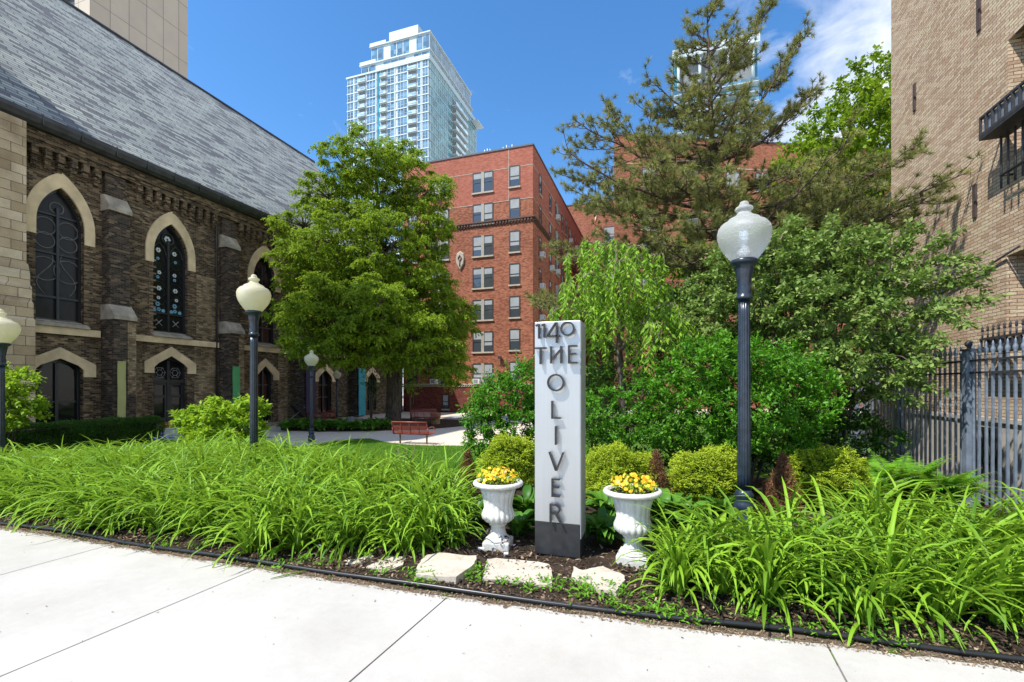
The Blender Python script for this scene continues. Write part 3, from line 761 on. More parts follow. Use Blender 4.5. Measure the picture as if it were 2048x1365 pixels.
AX = 5.85; AY = 14.85
rb = thing('tan_brick_building', 'sunlit tan brick building at the right with iron window guards', 'building', (AX+2, 9, -.4))
WBASE = .92
def yz(x, y):      # photo pixel -> point on the wall plane
    d = 958*AX/(x-1325); d_ = d
    t = math.atan2(x-1024, F)-YAW; yy = AX/math.tan(t); 
    return yy, EYE-(y-HZ)/F*(-SN*AX+CS*yy)
wins = []
for (xl, xr_y, ztop, zbot) in ((2012, 5.9, 5.45, 7.0),):
    pass
# openings: (y0,y1,z0,z1)
W1 = (6.9, 8.42, 3.5, 6.35)     # guarded window, behind the awning
ops = [(6.5, 8.35, 2.55, 3.55), ]
upper = (6.4, 8.35, 6.1, 8.6)
mid = (6.5, 8.2, 3.72, 5.3)
lower = (6.4, 8.4, 1.9, 3.6)
opn = [(6.2, yz(2016, 0)[0], yz(2016, 300)[1]-.1, yz(2016, 82)[1]),        # upper: reveal edge at x~2016
       (6.2, yz(2013, 0)[0], 1.6, yz(2013, 512)[1])]                      # lower: reveal edge at x~2013
b = MB()
outer = [(1.5, WBASE), (1.5, 24), (AY, 24), (AY, WBASE)]
hl = [[(o[0], o[2]), (o[0], o[3]), (o[1], o[3]), (o[1], o[2])] for o in opn]
polys = [[Vector((p[0], p[1], 0)) for p in outer]] + [[Vector((p[0], p[1], 0)) for p in reversed(h)] for h in hl]
vv = [(AX, p.x, p.y) for pl in polys for p in pl]; fs = []
for t in tessellate_polygon(polys):
    a_, b_, c_ = [Vector(vv[i]) for i in t]
    fs.append(tuple(t) if (b_-a_).cross(c_-a_).x < 0 else tuple(reversed(t)))
b.add(vv, fs)
for h in hl:
    for i in range(4):
        p, q = h[i], h[(i+1) % 4]; b.add([(AX, *p), (AX, *q), (AX+.55, *q), (AX+.55, *p)], [(0, 1, 2, 3)])
b.box(AX+.6, AX+9, 1.5, AY, -.6, 23.9); b.add([(AX, AY, -.6), (AX+.6, AY, -.6), (AX+.6, AY, 24), (AX, AY, 24)], [(0, 1, 2, 3)])
b.build('wall', M['tan_brick'], rb)
b = MB(); b.box(AX-.05, AX+.5, 1.5, AY+.02, -1.3, WBASE); base = b.build('concrete_base', M['base_conc'], rb)
b = MB(); b.box(AX-.09, AX, 1.5, AY+.02, WBASE-.03, WBASE+.05); b.build('ledge', M['base_conc'], rb)
for o in opn:
    b = MB(); b.box(AX+.4, AX+.45, o[0], o[1], o[2], o[3]); w_ = b.build('window', M['dark_glass'], rb)
    f = MB(); f.box(AX+.34, AX+.41, o[1]-.08, o[1], o[2], o[3]); f.box(AX+.34, AX+.41, o[0], o[1], o[3]-.08, o[3]); f.box(AX+.34, AX+.41, o[0], o[1], o[2], o[2]+.08); f.build('frame', M['dark_frame'], w_)
# awning-like iron balcony box: lower outer corner at photo (1957,283)
def ironbox(y1, z0, z1, w, y0=4.0):
    b = MB(); b.box(AX-w, AX-.01, y0, y1, z0, z0+.04); b.box(AX-w, AX-w+.04, y0, y1, z1-.04, z1); b.box(AX-w-.004, AX-w+.03, y0, y1, z0+.04, z0+.10)
    y = y1
    while y > y0:
        b.box(AX-w, AX-w+.035, y-.03, y, z0+.1, z1-.04); y -= .16
    b.box(AX-w+.036, AX, y1-.035, y1-.003, z1-.04, z1); b.box(AX-w+.036, AX, y1-.035, y1-.003, z0+.04, z0+.1)
    o = b.build('iron_balcony', M['iron_dark'], rb)
    p = MB(); p.box(AX-w+.045, AX-w+.06, y0, y1-.05, z0+.1, z1-.05); p.build('backing_panel', M['iron_blue'], o); return o
dd = 958*(AX-.4)/(1957-1325); yA = (dd+SN*(AX-.4))/CS; zA = EYE+(773-283)/F*dd
ironbox(yA, zA, zA+.42, .4)
g = MB(); y = yz(1999, 0)[0]; k = 0
zg1 = yz(1999, 262)[1]
g_y = yA-.14
while g_y > 5.0:
    g.tube([(AX-.16, g_y, zA-.02), (AX-.16, g_y, zA-.95)], .016, 6); g_y -= .17
g.tube([(AX-.16, yA-.12, zA-.72), (AX-.16, 5, zA-.72)], .02, 6); g.tube([(AX-.16, yA-.14, zA-.72), (AX, yA-.14, zA-.72)], .02, 6)
g.build('window_guard', M['iron_dark'], rb)
dd = 958*(AX-.35)/(1958-1325); yB = (dd+SN*(AX-.35))/CS; zB = EYE+(773-706)/F*dd
bal = ironbox(yB, zB, zB+.26, .35)
sp = MB(); y = yB-.05
while y > 5.0:
    sp.tube([(AX-.33, y, zB+.24), (AX-.33, y, zB+.38)], .012, 6); sp.lathe([(.004,0),(.024,.02),(.012,.05),(.02,.07),(.001,.12)], 8, (AX-.33, y, zB+.37)); y -= .14
sp.build('spike', M['iron_dark'], bal)
# basement grille and the clutter leaning in it
b = MB(); y0, z0 = yz(2006, 876); y1, z1 = yz(1962, 808)
b.box(AX-.07, AX-.052, y0, y1, .12, .78); gr = b.build('basement_window', M['dark_glass'], rb)
f = MB(); f.box(AX-.10, AX-.06, y0-.05, y0, .1, .8); f.box(AX-.10, AX-.06, y1, y1+.05, .1, .8); f.box(AX-.14, AX-.06, y0-.1, y1+.1, .02, .1)
for k in range(4): f.tube([(AX-.1, y0+.1+k*(y1-y0)/4.5, .1), (AX-.1, y0+.3+k*(y1-y0)/4.5, .72)], .014, 6)
f.build('grille', M['iron_dark'], gr)
for (px, y0_, y1_) in ((1959, -20, 62), (1830, 168, 222), (1951, 370, 436)):
    ya, za = yz(px, y0_); yb, zb = yz(px, y1_)
    b = MB(); b.box(AX-.03, AX+.02, ya-.05, ya+.05, zb, za); b.box(AX-.05, AX-.03, ya-.1, ya-.03, (za+zb)/2-.02, (za+zb)/2+.02)
    b.build('wall_anchor', M['rust'], rb)
# pipe running up at an angle under the lower lintel
b = MB(); q = [yz(x_, y_) for x_, y_ in ((2045, 492), (1960, 545), (1880, 592))]; b.tube([(AX-.04, *p) for p in q], .018, 6); b.build('conduit', M['iron_dark'], rb)
# darker building further behind the wall's end
db = thing('dark_brick_rear_building', 'dark shaded brick rear wall just past the tan building corner', 'building', (9, 18, -.75))
b = MB(); b.box(7.5, 16, 16.5, 21, -.9, 8.0); b.build('wall', M['church_black'], db)
b = MB(); b.box(7.4, 16, 16.4, 21.1, 8.0, 8.2); b.build('coping', M['coping'], db)
# ================================================================== GROUND
def m_ground(name, stops, sc, bump=.6, d=.02, sc2=30):
    s = NT(name); co = s.coord(); a = s.noise(co, sc, 8, .7); b_ = s.noise(co, sc2, 4, .7)
    col = s.mix(.5, s.ramp(a, stops), s.ramp(b_, [(.3,(.45,.45,.45)),(.7,(1,1,1))]), 'MULTIPLY'); s.bump(b_, bump, d)
    return s.base(col, .95, 0, .15)
M['lawn'] = m_ground('mown_lawn', [(.3,(.045,.11,.012)),(.6,(.09,.19,.022)),(.8,(.13,.22,.04))], 3)
M['mulch'] = m_ground('dark_mulch', [(.3,(.025,.018,.013)),(.55,(.07,.05,.035)),(.75,(.15,.115,.08))], 6, 1, .03, 60)
M['drysoil'] = m_ground('dry_soil', [(.3,(.13,.10,.07)),(.6,(.22,.17,.12)),(.8,(.30,.24,.17))], 9, 1, .02, 70)
def m_conc(name, c, stain=.12):
    s = NT(name); co = s.coord(); big = s.noise(co, .9, 6, .6); mid = s.noise(co, 14, 6, .75); fine = s.noise(co, 160, 3, .8)
    col = s.ramp(mid, [(.25, tuple(v*.9 for v in c)), (.7, c)])
    col = s.mix(stain*2, col, s.ramp(big, [(.35,(.78,.77,.74)),(.65,(1,1,1))]), 'MULTIPLY')
    col = s.mix(.5, col, s.ramp(fine, [(.33,(.62,.6,.56)),(.45,(1,1,1))]), 'MULTIPLY')
    # tiny dark spots, like old gum and grit
    vo = s.node('TexVoronoi', Scale=3.1, Randomness=1.0); s.link(co, vo.inputs['Vector'])
    col = s.mix(s.ramp(vo.outputs['Distance'], [(.018,(.75,.75,.75)),(.035,(0,0,0))]), col, (.22,.21,.2))
    s.bump(s.math('ADD', fine, s.math('MULTIPLY', mid, .6)), .35, .004)
    return s.base(col, .85, 0, .25)
M['walk'] = m_conc('pale_sidewalk_concrete', (.50,.49,.465), .4)
M['court'] = m_conc('buff_courtyard_concrete', (.60,.53,.44))
# terrain sheet
def grid(name, x0, x1, y0, y1, nx, ny, dz, mat, hole=None):
    xs, ys = np.linspace(x0, x1, nx), np.linspace(y0, y1, ny); X, Y = np.meshgrid(xs, ys); Z = zgn(X, Y)+dz
    V = np.stack([X.ravel(), Y.ravel(), Z.ravel()], 1); i = np.arange(nx*ny).reshape(ny, nx)
    Q = np.stack([i[:-1, :-1].ravel(), i[:-1, 1:].ravel(), i[1:, 1:].ravel(), i[1:, :-1].ravel()], 1)
    return npmesh(name, V, Q, mat, smooth=True)
g1 = grid('ground', -60, 60, 3.0, 40, 240, 90, -.01, M['lawn']); struct(g1)
b = MB(); b.box(-1500, 1500, 39.9, 3000, -1.6, -.765); b.box(-1500, -59.9, 3.0, 39.9, -1.6, -.765); b.box(59.9, 1500, 3.0, 39.9, -1.6, -.765); b.box(-1500, 1500, -1500, -5.2, -1.6, -.12)
struct(b.build('ground', M['court']))
# sidewalk of separate slabs with open joints
jx = [-19.6, -17.7, -15.9, -14.1, -12.3, -10.5, -8.75, -6.95, -5.12, -3.27, -1.5, .93, 2.75, 4.6, 6.4, 8.2, 10, 12, 14]
EDGE = [gnd(x, y, .02) for x, y in ((9, 1048), (120, 1063), (237, 1082), (437, 1113), (699, 1152), (900, 1180), (1167, 1214), (1347, 1238), (1601, 1265), (1830, 1293), (2045, 1319))]
def edge_y(x):
    if x <= EDGE[0].x: return EDGE[0].y
    if x >= EDGE[-1].x: return EDGE[-1].y+.1*(x-EDGE[-1].x)
    for p, q in zip(EDGE[:-1], EDGE[1:]):
        if p.x <= x <= q.x: return p.y+(q.y-p.y)*(x-p.x)/(q.x-p.x)
b = MB(); gp = .006
def fx(x, y): return x-.055*(3.05-y)*-1 if False else x+.055*(y-3.05)
for ya, yb in ((-3.4, -1.6), (-1.59, None)):
    for x0, x1 in zip(jx[:-1], jx[1:]):
        n = 14; top = []
        for k in range(n+1):
            x = x0+gp+(x1-x0-2*gp)*k/n; yy = (edge_y(x)-.075+.012*math.sin(x*23)+.008*math.sin(x*61)) if yb is None else yb
            top.append((fx(x, yy), yy))
        bot = [(fx(x1-gp, ya), ya), (fx(x0+gp, ya), ya)]
        out = top+bot
        b.prism(out, lambda p: (p[0], p[1], -.12), lambda p: (p[0], p[1], 0.0))
struct(b.build('sidewalk', M['walk'], bevel=.006))
b = MB(); b.box(-60, 60, -5.3, 3.05, -.3, -.05); struct(b.build('ground', M['drysoil']))
# strip of soil along the slab edge, then the planted bed
def strip(name, xs, ya, yb, z, mat, ny=10):
    V = []; 
    for x in xs:
        a, c = ya(x), yb(x)
        for k in range(ny+1):
            yy = a+(c-a)*k/ny; V.append((x, yy, zg(x, yy)+z(x, yy)))
    V = np.array(V); nx = len(xs); i = np.arange(nx*(ny+1)).reshape(nx, ny+1)
    Q = np.stack([i[:-1, :-1].ravel(), i[1:, :-1].ravel(), i[1:, 1:].ravel(), i[:-1, 1:].ravel()], 1)
    return npmesh(name, V, Q, mat, smooth=True)
from mathutils import noise as mn
xs = np.linspace(-22, 14, 700)
struct(strip('soil', xs, lambda x: edge_y(x)-.13, lambda x: edge_y(x)+.02, lambda x, y: -.006+.012*mn.noise(Vector((x*9, y*9, 0))), M['drysoil'], 4))
struct(strip('soil', xs, lambda x: edge_y(x)+.018, lambda x: 8.3 if x < -1 else 12.5, lambda x, y: .012+.022*mn.noise(Vector((x*3, y*3, 0)))+.012*mn.noise(Vector((x*14, y*14, 2))), M['mulch'], 70))
# courtyard paving, its edge follows the curved lawn
def poly_sheet(name, pts, z, mat, thick=.05):
    b = MB(); b.prism([(p[0], p[1]) for p in pts], lambda p: (p[0], p[1], z-thick), lambda p: (p[0], p[1], z)); return b.build(name, mat)
cz = -.742
near = [(150, 903), (300, 893), (420, 890), (520, 893), (600, 893), (660, 884), (700, 878), (740, 877), (770, 884), (815, 889), (870, 891), (960, 892), (1060, 893)]
P = [gnd(x, y, cz) for x, y in near]
P = [Vector((-22.3, P[0].y, 0))]+P+[gnd(1080, 860, cz), Vector((-9.0, 35.9, 0)), Vector((-22.3, 35.9, 0))]
struct(poly_sheet('courtyard_path', P, cz, M['court']))
bed1 = [gnd(x, y, cz) for x, y in ((562, 861), (640, 864), (760, 862), (850, 860), (925, 853), (940, 842), (860, 838), (760, 838), (640, 843), (560, 850))]
struct(poly_sheet('planting_bed', bed1, cz+.03, M['mulch'], .08))
bed2 = [gnd(x, y, cz) for x, y in ((-80, 935), (330, 874), (360, 868), (-20, 868))]
b = MB()
lawn2 = [gnd(x, y, cz) for x, y in ((-100, 930), (200, 893), (330, 887), (420, 884), (500, 880), (545, 876), (500, 872), (360, 872), (200, 880), (-100, 905))]
struct(poly_sheet('lawn', lawn2, cz+.02, M['lawn'], .06))
# pale gravel against the apartment wall
gr_ = [gnd(x, y, cz) for x, y in ((880, 840), (960, 843), (1060, 842), (1060, 831), (900, 832))]
struct(poly_sheet('gravel', gr_, cz+.01, m_ground('pale_gravel', [(.3,(.25,.26,.27)),(.6,(.42,.42,.42))], 14, 1, .03, 50), .05))
# black edging tube
b = MB(); pts = []
for i in range(260):
    x = -12+ i*.09; pts.append((x, edge_y(x)+.01*math.sin(x*1.7), .026+.006*math.sin(x*2.9)))
b.tube(pts, .017, 8)
tag(b.build('bed_edging', m_plain('black_plastic', (.012,.013,.015), .35, var=.2), at_=(-1, 3.1, 0)), 'black plastic edging tube between sidewalk and flower beds', 'edging')
# scattered chips, litter and grit (countless)
def chips(name, n, xr, yf, sz, cols, zoff, mat, seed):
    r = np.random.default_rng(seed); x = r.uniform(*xr, n); y = np.array([yf(a, t) for a, t in zip(x, r.random(n))])
    z = zgn(x, y)+zoff; L = r.uniform(*sz, n); W = L*r.uniform(.18, .5, n); a = r.uniform(0, 6.28, n); tl = r.normal(0, .35, (n, 2))
    u = np.stack([np.cos(a), np.sin(a), tl[:, 0]], 1)*L[:, None]/2; v = np.stack([-np.sin(a), np.cos(a), tl[:, 1]], 1)*W[:, None]/2
    c = np.stack([x, y, z], 1); up = np.array([0, 0, 1])*(W*.35)[:, None]
    V = np.stack([c-u-v*.6, c+u*.8-v, c+u+v*.5, c-u*.9+v, c+up], 1).reshape(-1, 3); i = np.arange(n)[:, None]*5
    T = np.concatenate([i+np.array([[0, 1, 4]]), i+np.array([[1, 2, 4]]), i+np.array([[2, 3, 4]]), i+np.array([[3, 0, 4]])])
    o = npmesh(name, V, T, mat, rnd=np.repeat(r.random(n), 5)); return tag(o, None, None, None, 'stuff')
def m_rnd(name, stops, rough=.9):
    s = NT(name); a = s.node('Attribute', attribute_name='rnd'); return s.base(s.ramp(a.outputs['Fac'], stops), rough, 0, .2)
mch = m_rnd('bark_chip', [(0,(.02,.015,.012)),(.5,(.06,.04,.028)),(.85,(.16,.11,.07)),(1,(.36,.28,.19))])
tag(chips('mulch_chips', 15000, (-8, 3.2), lambda x, t: edge_y(x)+.03+t**1.4*1.3, (.012, .05), None, .022, mch, 3), 'shredded dark bark mulch along the front of the beds', 'mulch')
tag(chips('soil_crumbs', 5200, (-7.5, 3), lambda x, t: edge_y(x)-.115+t*.11, (.006, .022), None, .006, m_rnd('crumb', [(0,(.09,.06,.04)),(.6,(.22,.15,.09)),(1,(.4,.32,.22))]), 4), 'brown crumbs and dry litter along the sidewalk edge', 'litter')
tag(chips('leaf_litter', 260, (-7.5, 3), lambda x, t: edge_y(x)-.05-t**3.5*1.8, (.005, .018), None, .004, m_rnd('litter_bit', [(0,(.03,.022,.015)),(.6,(.12,.08,.045)),(1,(.25,.2,.08))]), 5), 'small dark leaf bits scattered on the sidewalk', 'litter')

# ================================================================== STEPPING STONES
M['slab'] = m_worn('pale_limestone_slab', (.50,.455,.38), (.30,.25,.19), .85, .5, .78, 6, .8, .2)
stones = [([(720,1117),(688,1121),(692,1127),(722,1126),(748,1118),(745,1112)], .016, 'small thin pale stone sliver, leftmost of the row of slabs'),
 ([(776,1113),(812,1113),(806,1130),(768,1145),(752,1141),(733,1133)], .022, 'pointed pale slab half under drooping daylily leaves'),
 ([(852,1111),(880,1106),(953,1112),(949,1128),(912,1155),(868,1152),(833,1150),(832,1133)], .06, 'thick rounded pale stone slab below the left urn'),
 ([(975,1119),(992,1116),(1098,1127),(1104,1142),(1104,1172),(1060,1167),(1010,1161),(965,1158),(970,1138)], .028, 'largest flat pale stone slab, right before the sign'),
 ([(1148,1133),(1165,1140),(1205,1132),(1248,1152),(1250,1160),(1232,1182),(1200,1179),(1180,1168),(1142,1152)], .045, 'broken angular pale stone slab below the right urn')]
for pl, h, lb in stones:
    P = [gnd(x, y, h) for x, y in pl]; c = sum(P, Vector())/len(P)
    # densify + roughen outline
    Q = []
    for i, p in enumerate(P):
        q = P[(i+1) % len(P)]
        for k in range(5):
            r_ = p.lerp(q, k/5); j = .010*mn.noise(r_*25); Q.append((r_.x+j, r_.y+.010*mn.noise(r_*21+Vector((5,5,5)))))
    b = MB(); b.prism(Q, lambda p: (c.x+(p[0]-c.x)*1.02, c.y+(p[1]-c.y)*1.02, -.03), lambda p: (p[0], p[1], h+.012*mn.noise(Vector((p[0]*5, p[1]*5, 0)))))
    tag(b.build('stepping_stone', M['slab'], at_=(c.x, c.y, 0), bevel=.006), lb, 'stone', 'stepping stones in the bed')

# ================================================================== SIGN PYLON
sg = at(1070, 1110, 4.13); SX0 = sg.x; SY = 4.0; SZ0 = 0.0
def onY(x, y, Y):            # pixel to point on plane Y
    t = math.atan2(x-1024, F)-YAW; X = Y*math.tan(t); d = CS*Y-SN*X; return X, EYE-(y-HZ)/F*d
SX0 = onY(1069.5, 1100, SY)[0]; SX1 = onY(1160.5, 1100, SY)[0]; SZT = onY(1069.5, 645, SY)[1]; SZB = onY(1069.5, 1042, SY)[1]; SW = SX1-SX0
def m_alu(name):
    s = NT(name); co = s.coord(); mp = s.node('Mapping'); mp.inputs['Scale'].default_value = (40, 40, .6); s.link(co, mp.inputs[0])
    nz = s.noise(mp.outputs[0], 3, 5); s2 = s.noise(co, 2.5, 5)
    return s.base(s.mix(.35, s.ramp(nz, [(.3,(.50,.51,.52)),(.7,(.53,.54,.55))]), s.ramp(s2, [(.3,(.85,.85,.85)),(.7,(1,1,1))]), 'MULTIPLY'), .42, .8, .5)
M['alu'] = m_alu('brushed_silver_panel'); M['sign_black'] = m_plain('black_sign_base', (.018,.019,.022), .5, var=.4, scale=14)
M['letter'] = m_plain('black_letter_metal', (.02,.018,.018), .35, var=.15)
M['edge_grey'] = m_plain('grey_sign_edge', (.25,.27,.28), .5, var=.1)
sn = thing('sign_pylon', 'tall narrow silver sign reading 1140 THE OLIVER above a black base', 'sign', ((SX0+SX1)/2, SY+.12, 0))
b = MB(); b.box(SX0, SX1, SY, SY+.26, SZB, SZT); b.build('panel', M['alu'], sn, bevel=.004)
b = MB(); b.box(SX0+.001, SX1-.001, SY+.001, SY+.259, .03, SZB-.002); b.build('base', M['sign_black'], sn, bevel=.003)
b = MB(); b.box(SX1-.012, SX1+.006, SY+.004, SY+.256, .2, SZT-.004); b.build('edge_trim', M['edge_grey'], sn)
b = MB(); b.box(SX0+.12, SX1-.12, SY+.02, SY+.2, -.05, .035); b.build('foot', M['sign_black'], sn)
ku, kv = SW/243., None
def uz(u, v): return SX0+(u-412)*ku, SZT-(v-58)*(SZT-SZB)/(1030-58)
ST, Y0L, Y1L = .0135, SY-.052, SY-.016
def seg(b, p, q, w=ST):
    a, c = Vector((uz(*p)[0], 0, uz(*p)[1])), Vector((uz(*q)[0], 0, uz(*q)[1])); d = (c-a).normalized(); n = Vector((-d.z, 0, d.x))*w/2
    pts = [a+n, c+n, c-n, a-n]; b.prism([(p_.x, p_.z) for p_ in pts], lambda p_: (p_[0], Y0L, p_[1]), lambda p_: (p_[0], Y1L, p_[1]))
def arc(b, c, rx, rz, a0, a1, n=36, w=ST):
    """stroke along an ellipse arc, closed when a1-a0 is a full turn"""
    cx_, cz_ = uz(*c); rx, rz = rx*ku, rz*ku; full = abs(a1-a0) >= 359.9
    V = []; m = n if full else n+1
    for i in range(m):
        a = R(a0+(a1-a0)*i/n)
        for s_ in (-w/2, w/2):
            x, z = cx_+(rx+s_)*math.cos(a), cz_+(rz+s_)*math.sin(a)
            V += [(x, Y0L, z), (x, Y1L, z)]
    Fs = []
    for i in range(m if full else m-1):
        k = (i+1) % m; A, B_ = 4*i, 4*k
        Fs += [(A, B_, B_+2, A+2), (A+1, A+3, B_+3, B_+1), (A, A+1, B_+1, B_), (A+2, B_+2, B_+3, A+3)]
    if not full: Fs += [(0, 2, 3, 1), (4*(m-1), 4*(m-1)+1, 4*(m-1)+3, 4*(m-1)+2)]
    b.add(V, Fs)
def pins(b, pts):
    for p in pts:
        x, z = uz(*p); b.tube([(x, Y1L-.003, z), (x, SY+.002, z)], .003, 5)
def letter(fn, pp=()):
    b = MB(); fn(b); pins(b, pp); b.build('letter', M['letter'], sn)
e = 3
letter(lambda b: (seg(b, (441, 71), (441, 141)), seg(b, (424, 78), (436.5, 75))), ((441, 90), (441, 130)))
letter(lambda b: (seg(b, (470, 71), (470, 137)), seg(b, (456, 78), (465.5, 75))), ((470, 90), (470, 130)))
letter(lambda b: (seg(b, (536, 66), (536, 164)), seg(b, (531.5, 68), (487, 128)), seg(b, (484, 131), (553, 131))), ((536, 90), (536, 150)))
letter(lambda b: arc(b, (593, 99), 33, 33, 0, 360), ((593, 66), (593, 132)))
letter(lambda b: (seg(b, (416, 187), (480, 187)), seg(b, (449, 191), (449, 265))), ((449, 200), (449, 250)))
letter(lambda b: (seg(b, (506, 180), (506, 262)), seg(b, (559, 180), (559, 262)), seg(b, (510.5, 243), (554.5, 199))), ((506, 200), (559, 240)))
letter(lambda b: (seg(b, (600, 178), (600, 264)), seg(b, (604, 181), (643, 181)), seg(b, (604, 218), (637, 218)), seg(b, (604, 260), (643, 260))), ((600, 200), (600, 250)))
letter(lambda b: arc(b, (531, 354), 41, 41, 0, 360, 48), ((531, 313), (531, 395)))
letter(lambda b: (seg(b, (512, 441), (512, 527)), seg(b, (516, 523), (557, 523))), ((512, 460), (540, 523)))
letter(lambda b: seg(b, (531, 562), (531, 651)), ((531, 580), (531, 640)))
letter(lambda b: (seg(b, (497, 686), (532, 774)), seg(b, (571, 686), (534.5, 774))), ((510, 718), (556, 722)))
letter(lambda b: (seg(b, (513, 812), (513, 900)), seg(b, (517, 816), (552, 816)), seg(b, (517, 854), (548, 854)), seg(b, (517, 896), (552, 896))), ((513, 830), (513, 885)))
def R_(b):
    seg(b, (503, 934), (503, 1024)); seg(b, (507, 938), (530, 938)); seg(b, (507, 980), (530, 980)); arc(b, (531, 959), 21, 20, -90, 90, 20); seg(b, (533, 984), (561, 1027))
letter(R_, ((503, 960), (503, 1010)))

# ================================================================== URNS WITH PANSIES
M['urn'] = m_worn('chipped_white_urn_paint', (.60,.60,.57), (.36,.36,.31), .7, .46, .70, 6)
def mk_urn(s):
    u = thing('garden_urn', '', 'urn')
    fl = lambda i, th: .045*abs(math.cos(9*th))-.03
    b = MB()
    prof = [(.085,.25),(.12,.262),(.15,.29),(.158,.33),(.145,.365),(.135,.40),(.142,.46),(.155,.52),(.175,.585)]
    b.lathe(prof, 108, flute=lambda i, th: (.09 if i < 4 else .05)*abs(math.cos(9*th))-(.04 if i < 4 else .02))
    bowl = b.build('bowl', M['urn'], u)
    b = MB(); b.lathe([(.17,.583),(.20,.592),(.232,.60),(.245,.613),(.247,.628),(.236,.642),(.218,.647),(.203,.643),(.197,.62),(.1,.618)], 72, flute=lambda i, th: .010*math.sin(36*th) if 1 < i < 6 else 0)
    b.build('rim', M['urn'], u)
    b = MB(); b.lathe([(.13,.085),(.115,.10),(.095,.115),(.078,.14),(.068,.18),(.070,.215),(.085,.225),(.092,.238),(.086,.252),(.06,.258)], 72, flute=lambda i, th: .03*math.cos(18*th) if 1 < i < 6 else 0)
    b.build('stem', M['urn'], u)
    b = MB(); b.box(-.13, .13, -.13, .13, -.02, .085); b.build('plinth', M['urn'], u, bevel=.012)
    b = MB(); b.lathe([(.005,.60),(.19,.60),(.195,.622),(.12,.64),(.005,.645)], 24); b.build('soil', M['mulch'], u)
    return u
ur = mk_urn(1)
ua, ub = gnd(989, 1103, 0), gnd(1266, 1133, 0)
ur.location = (ua.x, ua.y+.1, 0); ur.rotation_euler = (0, 0, R(8)); tag(ur, 'white fluted urn left of the silver sign', 'urn', 'white urns flanking the sign')
ur2 = copy_tree(ur); ur2.location = (ub.x, ub.y+.1, 0); ur2.rotation_euler = (0, R(-1.2), R(-5)); ur2['label'] = 'white fluted urn right of the silver sign'
ur.scale = (.98, .98, 1.0); ur2.scale = (1.03, 1.03, 1.0)
for u in (ur, ur2): u.scale = [v for v in u.scale]

# ================================================================== LAMP POSTS
M['lamp_paint'] = m_plain('glossy_navy_lamp_paint', (.018,.028,.045), .28, var=.4, scale=12)
def m_globe_cream():
    s = NT('cream_frosted_globe'); nz = s.noise(s.coord(), 6, 4)
    s.base(s.ramp(nz, [(.3,(.62,.60,.44)),(.7,(.74,.72,.58))]), .3, 0, .5); tr = s.node('BsdfTranslucent'); tr.inputs[0].default_value = (.85,.82,.62,1)
    ms = s.node('MixShader'); ms.inputs[0].default_value = .45; s.link(s.p.outputs[0], ms.inputs[1]); s.link(tr.outputs[0], ms.inputs[2]); s.link(ms.outputs[0], s.out.inputs[0]); return s.mat
def m_globe_clear():
    s = NT('pebbled_clear_globe'); s.base((.95,.98,1.0), .42, 0, .6); s.p.inputs['Transmission Weight'].default_value = .76; s.p.inputs['IOR'].default_value = 1.12
    vo = s.node('TexVoronoi', Scale=55.0); s.link(s.coord(), vo.inputs['Vector']); s.bump(vo.outputs['Distance'], .8, .006)
    return s.mat
M['cream'] = m_globe_cream(); M['clear'] = m_globe_clear()
def mk_lamp(clear):
    L = thing('lamp_post', '', 'lamp post')
    b = MB()
    b.lathe([(.14,-.1),(.14,.05),(.125,.07),(.13,.12),(.115,.16),(.095,.2),(.108,.235),(.11,.28),(.098,.31),(.088,.33),(.094,.37),(.102,.40),(.08,.43),(.073,.45)], 32)
    b.build('base', M['lamp_paint'], L)
    b = MB(); zs = [.45+(2.56-.45)*i/12 for i in range(13)]
    b.lathe([(.070-.010*i/12, z) for i, z in enumerate(zs)], 96, flute=lambda i, th: -.09*max(0, math.cos(12*th))**.6)
    b.build('fluted_shaft', M['lamp_paint'], L)
    b = MB(); b.lathe([(.066,2.55),(.088,2.56),(.092,2.585),(.074,2.60),(.070,2.63),(.082,2.66),(.070,2.69),(.070,2.73),(.078,2.80),(.092,2.88),(.10,2.93),(.125,2.945),(.137,2.955),(.14,2.985),(.12,3.0)], 40, flute=lambda i, th: .03*math.cos(12*th) if 7 < i < 11 else 0)
    b.build('capital', M['lamp_paint'], L)
    b = MB()
    prof = [(.125,2.99),(.145,3.01),(.18,3.055),(.218,3.11),(.25,3.17),(.271,3.24),(.276,3.30),(.262,3.355),(.228,3.398),(.188,3.42),(.172,3.43),(.16,3.45),(.13,3.465),(.095,3.485),(.072,3.51),(.066,3.53),(.085,3.545),(.094,3.56),(.085,3.58),(.055,3.59),(.048,3.60),(.052,3.61),(.038,3.64),(.002,3.655)]
    b.lathe(prof, 48)
    gl = b.build('globe', M['clear'] if clear else M['cream'], L)
    if clear:
        b = MB(); b.lathe([(.02,3.0),(.06,3.02),(.065,3.10),(.04,3.13),(.03,3.16)], 20); b.build('socket', M['white_box'], gl)
        b = MB(); b.lathe([(.02,3.16),(.035,3.2),(.045,3.26),(.045,3.30),(.01,3.34)], 20); b.build('bulb', M['white_glass'], gl)
        b = MB(); b.lathe([(.078,3.37),(.082,3.375),(.082,3.39),(.078,3.395)], 20); b.build('ring', M['white_box'], gl)
    return L
HL = 3.655
lc = mk_lamp(True); lr = mk_lamp(False)
def put(o, x, ytop, d, lab):
    p = at(x, ytop, d); o.location = (p.x, p.y, p.z-HL); tag(o, lab, 'lamp post', 'globe lamp posts'); print('lamp', lab, tuple(round(v, 2) for v in o.location))
put(lc, 1488, 402, 5.05, 'nearest lamp post, with a clear pebbled glass globe, right of the sign')
put(lr, 508, 549, 8.15, 'dark blue fluted lamp post with cream globe rising from the left daylilies')
l3 = copy_tree(lr); put(l3, 1, 618, 8.8, 'lamp post cut off by the left edge of the photo')
